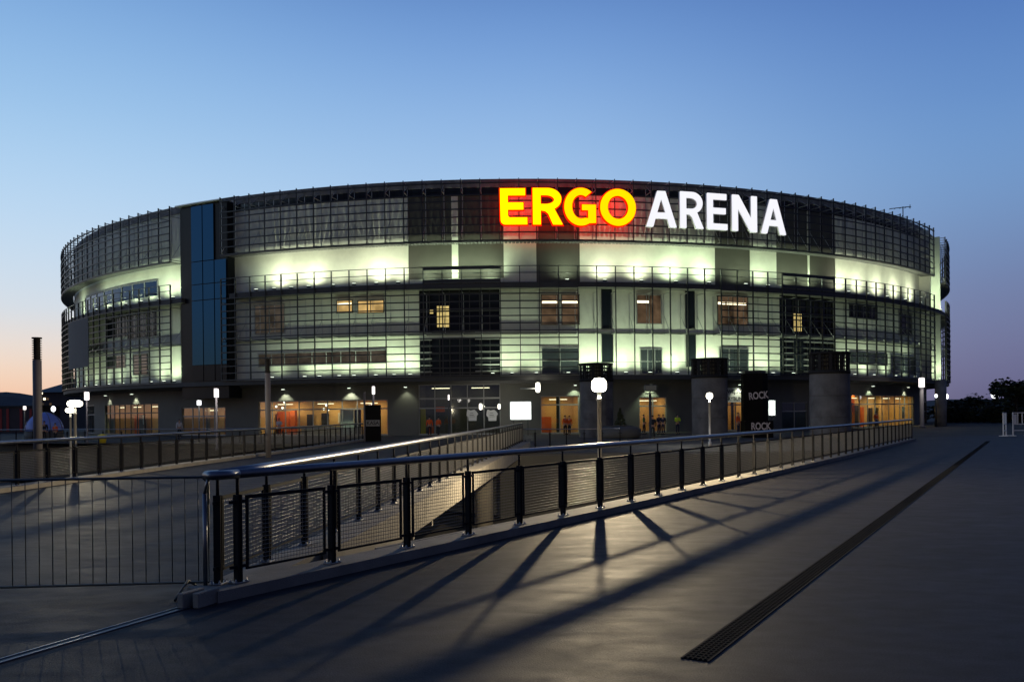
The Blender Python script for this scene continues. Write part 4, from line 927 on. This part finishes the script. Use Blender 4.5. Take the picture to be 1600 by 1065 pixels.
column_lamp(418, 560, 38, 0, 'slimmer unlit column lamp before the long shopfront')
p = at(1015.5, 606, 60); bl = thing('box_lamp', 'unlit dark box headed lamp post before the middle doorway', 'lamp post', (p.x, 60, ZP)); h = p.z - ZP
bm = B(); box(bm, (0.03, 0, h), (0.82, 0.5, 0.42), bev=0.05); obj('lamp_head', bm, M['dpole'], bl)
bm = B(); box(bm, (0, 0, h - 0.36), (0.6, 0.35, 0.07), bev=0.01); tube(bm, [(0, 0, h - 0.34), (0, 0, h - 0.2)], 0.05, 8); obj('collar', bm, M['dpole'], bl)
bm = B(); lathe(bm, [(0.12, 0), (0.12, 0.2), (0.085, 0.22), (0.085, h - 0.32)], 12); obj('pole', bm, M['dpole'], bl)
# floodlight mast far right, small far lights
def far_mast(px, py, Y, rad, label, power=0):
    p = at(px, py, Y); t = thing('floodlight_mast', label, 'floodlight', (p.x, Y, ZP)); h = p.z - ZP
    bm = B(); tube(bm, [(0, 0, 0), (0, 0, h)], [0.16, 0.09], 8); obj('mast', bm, M['dpole'], t)
    bm = B(); bmesh.ops.create_uvsphere(bm, u_segments=12, v_segments=8, radius=rad, matrix=Matrix.Translation((0, -0.1, h + rad * 0.6)) @ Matrix.Scale(1.35, 4, (0, 0, 1))); obj('lamp_head', bm, E_['cool'], t)
far_mast(1554.5, 619, 175, 0.75, 'bright white floodlight on a mast behind the trees at right')
far_mast(1478.5, 621, 130, 0.28, 'small white light on a mast just right of the arena corner column')
far_mast(1462, 619.5, 100, 0.16, 'tiny white light under the arena soffit at the right corner')
far_mast(84, 640.5, 118, 0.28, 'small white light on a mast behind the blue dome at far left')

# ------------------------------------------------------------------ people
SKIN = mat('skin', (0.45, 0.27, 0.18), 0.6)
def pm(name, c): return mat(name, c, 0.8)
CL = {'orange': pm('orange_vest', (0.85, 0.13, 0.02)), 'black': pm('black_cloth', (0.02, 0.02, 0.022)), 'yellow': pm('yellow_vest', (0.55, 0.75, 0.03)), 'white': pm('white_shirt', (0.6, 0.6, 0.6)), 'navy': pm('navy_cloth', (0.02, 0.024, 0.05)), 'green': pm('green_jacket', (0.08, 0.16, 0.04)), 'hair': pm('dark_hair', (0.03, 0.022, 0.018)), 'shoe': pm('dark_shoes', (0.015, 0.015, 0.015))}
def skin_mesh(name, verts, edges, radii, root=0, sub=1):
    me = bpy.data.meshes.new(name); me.from_pydata([Vector(v) for v in verts], edges, []); o = bpy.data.objects.new(name, me); COL.objects.link(o)
    bm = B(); bm.from_mesh(me); lay = bm.verts.layers.skin.verify(); bm.verts.ensure_lookup_table()
    for i, v in enumerate(bm.verts):
        r_ = radii[i]; v[lay].radius = r_ if isinstance(r_, tuple) else (r_, r_); v[lay].use_root = (i == root)
    bm.to_mesh(me); bm.free()
    o.modifiers.new('s', 'SKIN').use_smooth_shade = True; o.modifiers.new('u', 'SUBSURF').levels = sub
    dg = bpy.context.evaluated_depsgraph_get(); out = bpy.data.meshes.new_from_object(o.evaluated_get(dg)); bpy.data.objects.remove(o); out.name = name; return out
def build_pose(arm_l, arm_r, stride=0.0):
    # arms given as (elbow, wrist); person faces -y
    V = [(0, 0, .95), (0, 0, 1.14), (0, 0, 1.33), (0, .005, 1.46), (0, 0, 1.53), (0, -.02, 1.61), (0, -.015, 1.70)]; Rr = [(.145, .105), (.135, .1), (.165, .11), (.07, .065), (.055, .055), (.075, .092), (.066, .08)]
    Ed = [(0, 1), (1, 2), (2, 3), (3, 4), (4, 5), (5, 6)]
    def add(v, r_, par): V.append(v); Rr.append(r_); Ed.append((par, len(V) - 1)); return len(V) - 1
    add((0, -.118, 1.60), .014, 5)
    parts = {}
    for sx, (el, wr) in ((-1, arm_l), (1, arm_r)):
        sh = add((sx * .185, 0, 1.41), .062, 2); e = add((sx * el[0], el[1], el[2]), .043, sh); w_ = add((sx * wr[0], wr[1], wr[2]), .029, e)
        d = (Vector(V[w_]) - Vector(V[e])).normalized(); q = Vector(V[w_]) + d * .075; pa = add(tuple(q), (.018, .036), w_)
        side = d.cross(Vector((0, 1, 0))); side = side.normalized() if side.length > .1 else Vector((1, 0, 0)); fwd = side.cross(d).normalized()
        for k, off in enumerate((-.027, -.009, .009, .027)):
            b0 = q + fwd * off + d * .03; a1 = add(tuple(b0), .009, pa); a2 = add(tuple(b0 + d * (.035, .042, .04, .03)[k] + side * .008 * -sx), .0085, a1); add(tuple(b0 + d * (.055, .068, .064, .048)[k] + side * .022 * -sx), .007, a2)
        t1 = add(tuple(q - fwd * .04 - d * .01), .0105, pa); add(tuple(q - fwd * .06 + d * .03), .0085, t1)
        hp = add((sx * .09, 0, .88), .092, 0); kn = add((sx * .1, -.02 - sx * stride, .5), .06, hp); an = add((sx * .105, .03 - sx * stride * 1.1, .09), .042, kn); add((sx * .12, -.13 - sx * stride * 1.1, .035), .036, an)
    body = skin_mesh('body', V, Ed, Rr, 0)
    jv, je, jr = [V[0], V[1], V[2], V[3]], [(0, 1), (1, 2), (2, 3)], [(.16, .12), (.155, .118), (.185, .128), (.085, .08)]
    for sx, (el, wr) in ((-1, arm_l), (1, arm_r)):
        n = len(jv); m_ = Vector((sx * el[0], el[1], el[2])).lerp(Vector((sx * wr[0], wr[1], wr[2])), 0.92)
        jv += [(sx * .19, 0, 1.41), (sx * el[0], el[1], el[2]), tuple(m_)]; jr += [.078, .057, .042]; je += [(2, n), (n, n + 1), (n + 1, n + 2)]
    jacket = skin_mesh('jacket', jv, je, jr, 0)
    tv, te, tr_ = [(0, 0, 1.0), (0, 0, .93)], [(0, 1)], [(.15, .115), (.155, .12)]
    sv = []
    for sx in (-1, 1):
        n = len(tv); tv += [(sx * .092, 0, .86), (sx * .1, -.02 - sx * stride, .5), (sx * .105, .03 - sx * stride * 1.1, .11)]; tr_ += [.105, .075, .062]; te += [(1, n), (n, n + 1), (n + 1, n + 2)]
    trousers = skin_mesh('trousers', tv, te, tr_, 0)
    bm = B()
    for sx in (-1, 1): box(bm, (sx * .112, -.05 - sx * stride * 1.1, .045), (.1, .28, .088), bev=.025)
    shoes = bpy.data.meshes.new('shoes'); bm.to_mesh(shoes); bm.free()
    bm = B(); bmesh.ops.create_icosphere(bm, subdivisions=2, radius=.1, matrix=Matrix.Translation((0, .012, 1.685)) @ Matrix.Diagonal((.86, 1.02, .85, 1)))
    bmesh.ops.delete(bm, geom=[v for v in bm.verts if v.co.y < -.05 and v.co.z < 1.70 or v.co.z < 1.62], context='VERTS')
    hair = bpy.data.meshes.new('hair'); bm.to_mesh(hair); bm.free()
    return body, jacket, trousers, shoes, hair
POSES = [build_pose(((.25, .03, 1.14), (.24, -.06, .9)), ((.25, .03, 1.14), (.24, -.05, .9))),
         build_pose(((.24, -.02, 1.15), (.10, -.2, 1.05)), ((.27, .02, 1.15), (.25, -.1, .93)), .06),
         build_pose(((.25, -.05, 1.15), (.05, -.2, 1.12)), ((.25, -.05, 1.15), (.05, -.19, 1.17)))]
def person(px, Y, pose, top, legs, rot, label, sc=1.0, zb=ZP):
    p = at(px, 650, Y); t = thing('person', label, 'person', (p.x, Y, zb), rot, 'people at the arena doors'); t.scale = (sc,) * 3
    body, jk, tr_, sh, hr = POSES[pose]
    for nm, me, m in (('body', body, SKIN), ('jacket', jk, CL[top]), ('trousers', tr_, CL[legs]), ('shoes', sh, CL['shoe']), ('hair', hr, CL['hair'])):
        o = obj(nm, me, None, t)
        if not me.materials: me.materials.append(m)
        o.material_slots[0].link = 'OBJECT'; o.material_slots[0].material = m
person(671, 80.2, 0, 'orange', 'black', PI, 'person in orange vest seen from behind at the lobby door, left of two', 1.02)
person(685, 80.2, 1, 'orange', 'black', PI - 0.6, 'person in orange vest at the lobby door, right of two', 1.0)
person(883, 80.2, 0, 'orange', 'black', 0.4, 'person in orange top in the doorway right of the billboard, left of two', 1.0)
person(889.5, 80.4, 1, 'orange', 'black', -0.5, 'person in orange top in the doorway right of the billboard, right of two', 0.98)
person(1006, 80.5, 1, 'green', 'black', 1.2, 'person in green jacket left of the dark box lamp', 1.0)
person(1019.5, 66, 0, 'black', 'black', PI, 'person in black right beside the dark box lamp pole', 0.98)
person(1029.5, 78, 2, 'navy', 'navy', 0.4, 'person in dark blue standing in front of the middle doorway, left of two', 1.0)
person(1036, 78.6, 0, 'navy', 'navy', -0.6, 'person in dark blue standing in front of the middle doorway, right of two', 1.0)
person(1058.5, 79, 2, 'yellow', 'navy', 0.2, 'person in yellow high visibility vest left of the middle drum', 1.0)
person(1153.5, 75, 0, 'orange', 'navy', 0.8, 'person in orange vest under the white entrance sign', 1.06)
person(280, 84, 0, 'white', 'black', 0.5, 'person in white shirt by the wall left of the orange doorway', 1.0)
person(436, 84.0, 2, 'white', 'black', 0.2, 'person in white shirt in front of the long shopfront', 1.0)
person(1369, 93.5, 0, 'orange', 'black', 0.3, 'person in orange top inside the right shopfront', 1.0)
person(69, 74, 0, 'black', 'black', 0.3, 'person in black standing by the blue dome, left of two', 1.0)
person(86, 74.5, 1, 'orange', 'black', -0.3, 'person in orange standing by the blue dome, right of two', 0.9)

# ------------------------------------------------------------------ small things on the forecourt
def leaf_mesh(n, size, shape, seed):
    rnd = random.Random(seed); bm = B()
    for _ in range(n):
        p = shape(rnd); s_ = size * rnd.uniform(0.6, 1.3)
        q = Matrix.Rotation(rnd.uniform(0, 6.28), 3, 'Z') @ Matrix.Rotation(rnd.uniform(-1.2, 1.2), 3, 'X')
        vs = [bm.verts.new(p + q @ Vector(c) * s_) for c in ((-.5, 0, 0), (0, -.35, .08), (.6, 0, 0), (0, .35, .08))]
        bm.faces.new(vs)
    return bm
p = at(967, 660, 68)
pt = thing('planter', 'dark rough boulder planter before the wall between lamp and doorway', 'planter', (p.x, 68, ZP))
bm = B(); lathe(bm, [(1.35, 0), (1.5, 0.25), (1.4, 0.7), (1.05, 0.92), (0.9, 0.86), (0, 0.84)], 18)
for v in bm.verts: v.co += Vector((random.uniform(-.1, .1), random.uniform(-.1, .1), random.uniform(-.05, .05))); v.co.x *= 1.15
obj('bowl', bm, M['concdark'], pt)
bm = B(); lathe(bm, [(1.0, 0.88), (0.9, 0.95), (0, 0.97)], 16); obj('soil', bm, M['bark'], pt)
def cone_shape(rnd):
    z_ = rnd.uniform(0, 1) ** 1.4; r_ = (1 - z_) * 0.48 * math.sqrt(rnd.uniform(0.15, 1)); a = rnd.uniform(0, 6.28)
    return Vector((r_ * math.cos(a), r_ * math.sin(a), 0.1 + z_ * 1.25))
cf = thing('conifer', 'small dark cone shaped conifer growing in the boulder planter', 'shrub', (p.x + 0.1, 68, ZP + 0.93))
obj('foliage', leaf_mesh(600, 0.16, cone_shape, 5), M['foliage'], cf); bm = B(); tube(bm, [(0, 0, 0), (0, 0, 1.2)], [0.05, 0.015], 6); obj('stem', bm, M['bark'], cf)
# blue dome
p = at(69.5, 668, 77); dm = thing('dome_tent', 'blue inflatable dome tent at far left behind the railing', 'tent', (p.x, 77, ZP))
bm = B(); lathe(bm, [(1.52 * math.cos(a), 0.9 + 1.6 * math.sin(a)) for a in [PI / 2 * k / 10 for k in range(11)]], 32); obj('canopy', bm, M['dome'], dm)
bm = B()
for k in range(8): a = PI * k / 4; tube(bm, [(1.53 * math.cos(a) * math.cos(e), 1.53 * math.sin(a) * math.cos(e), 0.9 + 1.61 * math.sin(e)) for e in [PI / 2 * j / 8 for j in range(9)]], 0.03, 5)
obj('seams', bm, M['conc'], dm)
bm = B(); lathe(bm, [(1.45, 0), (1.5, 0.9)], 32); obj('skirt', bm, M['concdark'], dm)
p = at(160, 672, 70); yb = thing('yellow_bin', 'small yellow tub standing on the forecourt left of the shopfront', 'bin', (p.x, 70, ZP))
bm = B(); lathe(bm, [(0.24, 0), (0.33, 0.5), (0.33, 0.54), (0.29, 0.54), (0.22, 0.06), (0, 0.05)], 16); obj('tub', bm, M['yellow'], yb)
bm = B(); lathe(bm, [(0.35, 0.54), (0.34, 0.6), (0.1, 0.7), (0, 0.71)], 16); obj('lid', bm, M['yellow'], yb)
# white gates at right
def gate(px0, px1, label, rot):
    Y = 57; a, b = at(px0, 680, Y), at(px1, 680, Y); w_ = 0.95; t = thing('gate_frame', label, 'gate', ((a.x + b.x) / 2, Y, 0), rot, 'white gates at the right edge'); h_ = 1.5
    bm = B()
    for x_ in (-w_ / 2, w_ / 2): box(bm, (x_, 0, h_ / 2), (0.07, 0.07, h_), bev=0.01)
    for z_ in (0.35, 0.75, h_ - 0.03): box(bm, (0, 0, z_), (w_ - 0.07, 0.05, 0.05))
    for x_ in (-0.15, 0.15): box(bm, (x_, 0, (h_ + 0.75) / 2), (0.04, 0.04, h_ - 0.8))
    obj('frame', bm, M['gatew'], t)
    bm = B(); box(bm, (-w_ / 2 + 0.14, 0, 1.08), (0.2, 0.03, 0.6)); obj('side_panel', bm, M['gatew'], t)
    bm = B()
    for x_ in (-w_ / 2, w_ / 2): box(bm, (x_, 0, 0.02), (0.1, 0.5, 0.04))
    obj('feet', bm, M['gatew'], t)
gate(1562, 1578, 'narrow white gate frame turned edgeways at the right edge, left of two', 0.9)
gate(1582, 1606, 'white gate frame with cross bars at the right picture edge, right of two', 0.1)

# ------------------------------------------------------------------ trees, hills, far houses
def tree(px, Y, h, w, label, seed, n=1500, size=0.6):
    p = at(px, 650, Y); rnd = random.Random(seed); t = thing('tree', label, 'tree', (p.x, Y, ZP), group='trees behind the forecourt at right')
    bm = B(); limbs = []
    tube(bm, [(0, 0, 0), (0.1, 0, h * 0.3), (0.0, 0.1, h * 0.7)], [h * 0.03, h * 0.022, h * 0.008], 7)
    cl = []
    for k in range(9):
        a = rnd.uniform(0, 6.28); z_ = rnd.uniform(0.35, 0.92) * h; r_ = w * 0.5 * rnd.uniform(0.35, 0.8) * (1.1 - abs(z_ / h - 0.55)); e = Vector((r_ * math.cos(a), r_ * math.sin(a), z_))
        tube(bm, [(0.05, 0, z_ * 0.55), tuple(e * 0.6 + Vector((0, 0, z_ * .32))), tuple(e)], [h * 0.012, h * 0.008, h * 0.003], 5); cl.append((e, rnd.uniform(0.16, 0.28) * w))
    cl.append((Vector((0, 0, h * 0.85)), 0.2 * w))
    obj('trunk', bm, M['bark'], t)
    def shape(r):
        c, q = cl[r.randrange(len(cl))]
        while True:
            d = Vector((r.uniform(-1, 1), r.uniform(-1, 1), r.uniform(-1, 1)))
            if d.length < 1: break
        d *= 0.6 + 0.4 * r.random() / max(d.length, 0.3) * 0.9
        return c + Vector((d.x * q, d.y * q, d.z * q * 0.8))
    obj('crown', leaf_mesh(n, size, shape, seed), M['foliage'], t)
def top_h(px, py, Y): return (at(px, py, Y).z - ZP) * (1.0 if Y == 120 or Y > 160 else 0.84)
tl = [(1494, 632, 140, 9, 'dark bushy tree next to the arena corner column'), (1512, 621, 138, 9, 'dark rounded tree, tallest of the low trees between corner and floodlight'), (1528, 626, 150, 9, 'dark tree just left of the floodlight mast'), (1543, 632, 142, 9, 'low dark tree below the floodlight'), (1560, 631, 138, 9, 'low dark tree just right of the floodlight'), (1574, 630, 135, 8, 'low dark tree at the foot of the tall tree'), (1588, 597, 120, 6.8, 'tall slender dark tree near the right picture edge'), (1602, 612, 126, 9, 'dark tree cut by the right picture edge'), (1504, 636, 128, 6, 'low dark shrub tree right of the corner column')]
for i, (px, py, Y, w_, lab) in enumerate(tl): tree(px, Y, top_h(px, py, Y), w_, lab, 30 + i)
tree(1536, 126, top_h(1536, 640, 126), 7, 'low dark shrub tree between the other trees at the forecourt edge', 55, 1100, 0.5)
tree(1572, 124, top_h(1572, 641, 124), 7, 'low dark shrub tree behind the white gates', 56, 1100, 0.5)
# hedge mass under the trees
def hedge_shape(r): return Vector((r.uniform(-14, 40), r.uniform(-2, 2), r.uniform(0, 1.9) + 0.5 * math.sin(r.uniform(0, 3))))
ho = obj('hedge', leaf_mesh(2600, 0.6, hedge_shape, 77), M['foliage'], loc=(75, 134, ZP)); tag(ho, 'dark hedge running under the trees at the right edge of the forecourt', 'hedge')
# hills
def hill(x0, x1, Y, prof, depth):
    bm = B(); n = 60; rows = []
    for j in range(7):
        row = []
        for i in range(n + 1):
            x = x0 + (x1 - x0) * i / n; hgt = prof(x) * math.sin(PI * min(1, (j + 0.0) / 6 * 0.5 + 0.0) ) if j < 6 else prof(x)
            row.append(bm.verts.new((x, Y + depth * j / 6, ZL - 1 + (hgt + 2) * (j / 6) ** 0.6)))
        rows.append(row)
    for j in range(6):
        for i in range(n): bm.faces.new((rows[j][i], rows[j][i + 1], rows[j + 1][i + 1], rows[j + 1][i]))
    back_ = [bm.verts.new((v.co.x, v.co.y + depth, ZL - 1)) for v in rows[-1]]
    for i in range(n): bm.faces.new((rows[-1][i], rows[-1][i + 1], back_[i + 1], back_[i]))
    struct('hills', bm, M['hill'])
zh = lambda py, Y: (YH + 8 - py) * Y / F
hill(-1100, -200, 900, lambda x: 31 + 3.0 * math.sin(x * 0.021 + 2) + 2 * math.sin(x * 0.063) - 8 * max(0, (x + 540) / 300) ** 1, 120)
hill(300, 1400, 1000, lambda x: 14 + 4 * math.sin(x * 0.012) + 1.5 * math.sin(x * 0.05), 120)
# dark hall with red strips at far left
a, b = at(-40, 650, 125), at(60, 650, 125)
fh = thing('far_hall', 'long dark hall with faint red vertical strips at far left', 'building', ((a.x + b.x) / 2, 128, ZP)); hh = top_h(30, 628, 125)
bm = B(); box(bm, (0, 0, hh / 2), (b.x - a.x, 6, hh), bev=0.05); obj('hall_wall', bm, M['house'], fh)
bm = B(); box(bm, (0, 0, hh + 0.1), (b.x - a.x + 0.4, 6.4, 0.2)); obj('roof_slab', bm, M['dpole'], fh)
for px in (-10, 1, 12, 33, 48): q = at(px, 640, 125); bm = B(); box(bm, (q.x - (a.x + b.x) / 2, -3.03, hh * 0.5), (0.35, 0.06, hh * 0.86)); obj('red_strip', bm, M['redstripe'], fh)
# house with a pitched roof left of the arena
a, b = at(62, 650, 175), at(112, 650, 175); fx = thing('far_house', 'dark house with sloping roof and small lit windows left of the arena', 'house', ((a.x + b.x) / 2, 178, ZP)); hh = top_h(66, 613, 175); w_ = b.x - a.x
bm = B(); box(bm, (0, 0, hh * 0.5), (w_, 8, hh)); obj('wall', bm, M['house'], fx)
bm = B(); v = [bm.verts.new(c) for c in ((-w_ / 2 - .4, -4.6, hh), (w_ / 2 + .4, -4.6, hh), (w_ / 2 + .4, 4.6, hh), (-w_ / 2 - .4, 4.6, hh), (w_ * 0.12, 0, hh + 2.0), (w_ / 2 + .4, 0, hh + 2.0))]
for f in ((0, 1, 5, 4), (3, 4, 5, 2), (0, 4, 3), (1, 2, 5), (0, 3, 2, 1)): bm.faces.new([v[i] for i in f])
obj('roof', bm, M['dpole'], fx)
bm = B(); box(bm, (w_ * 0.26, 0.4, hh + 2.1), (0.7, 0.7, 1.4)); obj('chimney', bm, M['house'], fx)
for (px, py, m) in ((65, 614, 'strip'), (69.5, 623, 'strip'), (74.5, 623, 'warm2'), (79, 631, 'warm2'), (67, 631, 'dim')):
    q = at(px, py, 174); bm = B(); box(bm, (q.x - fx.location.x, -4.02, q.z - ZP), (0.42, 0.05, 0.4)); obj('lit_window', bm, E_[m], fx)

# ------------------------------------------------------------------ render settings
C.view_settings.view_transform = 'Standard'; C.view_settings.look = 'None'; C.view_settings.exposure = 0; C.view_settings.gamma = 1
C.render.engine = 'CYCLES'
cy = C.cycles; cy.use_denoising = True; cy.use_light_tree = True; cy.max_bounces = 5; cy.diffuse_bounces = 2; cy.glossy_bounces = 3; cy.transmission_bounces = 2; cy.transparent_max_bounces = 6; cy.sample_clamp_indirect = 4; cy.sample_clamp_direct = 0
cy.caustics_reflective = False; cy.caustics_refractive = False
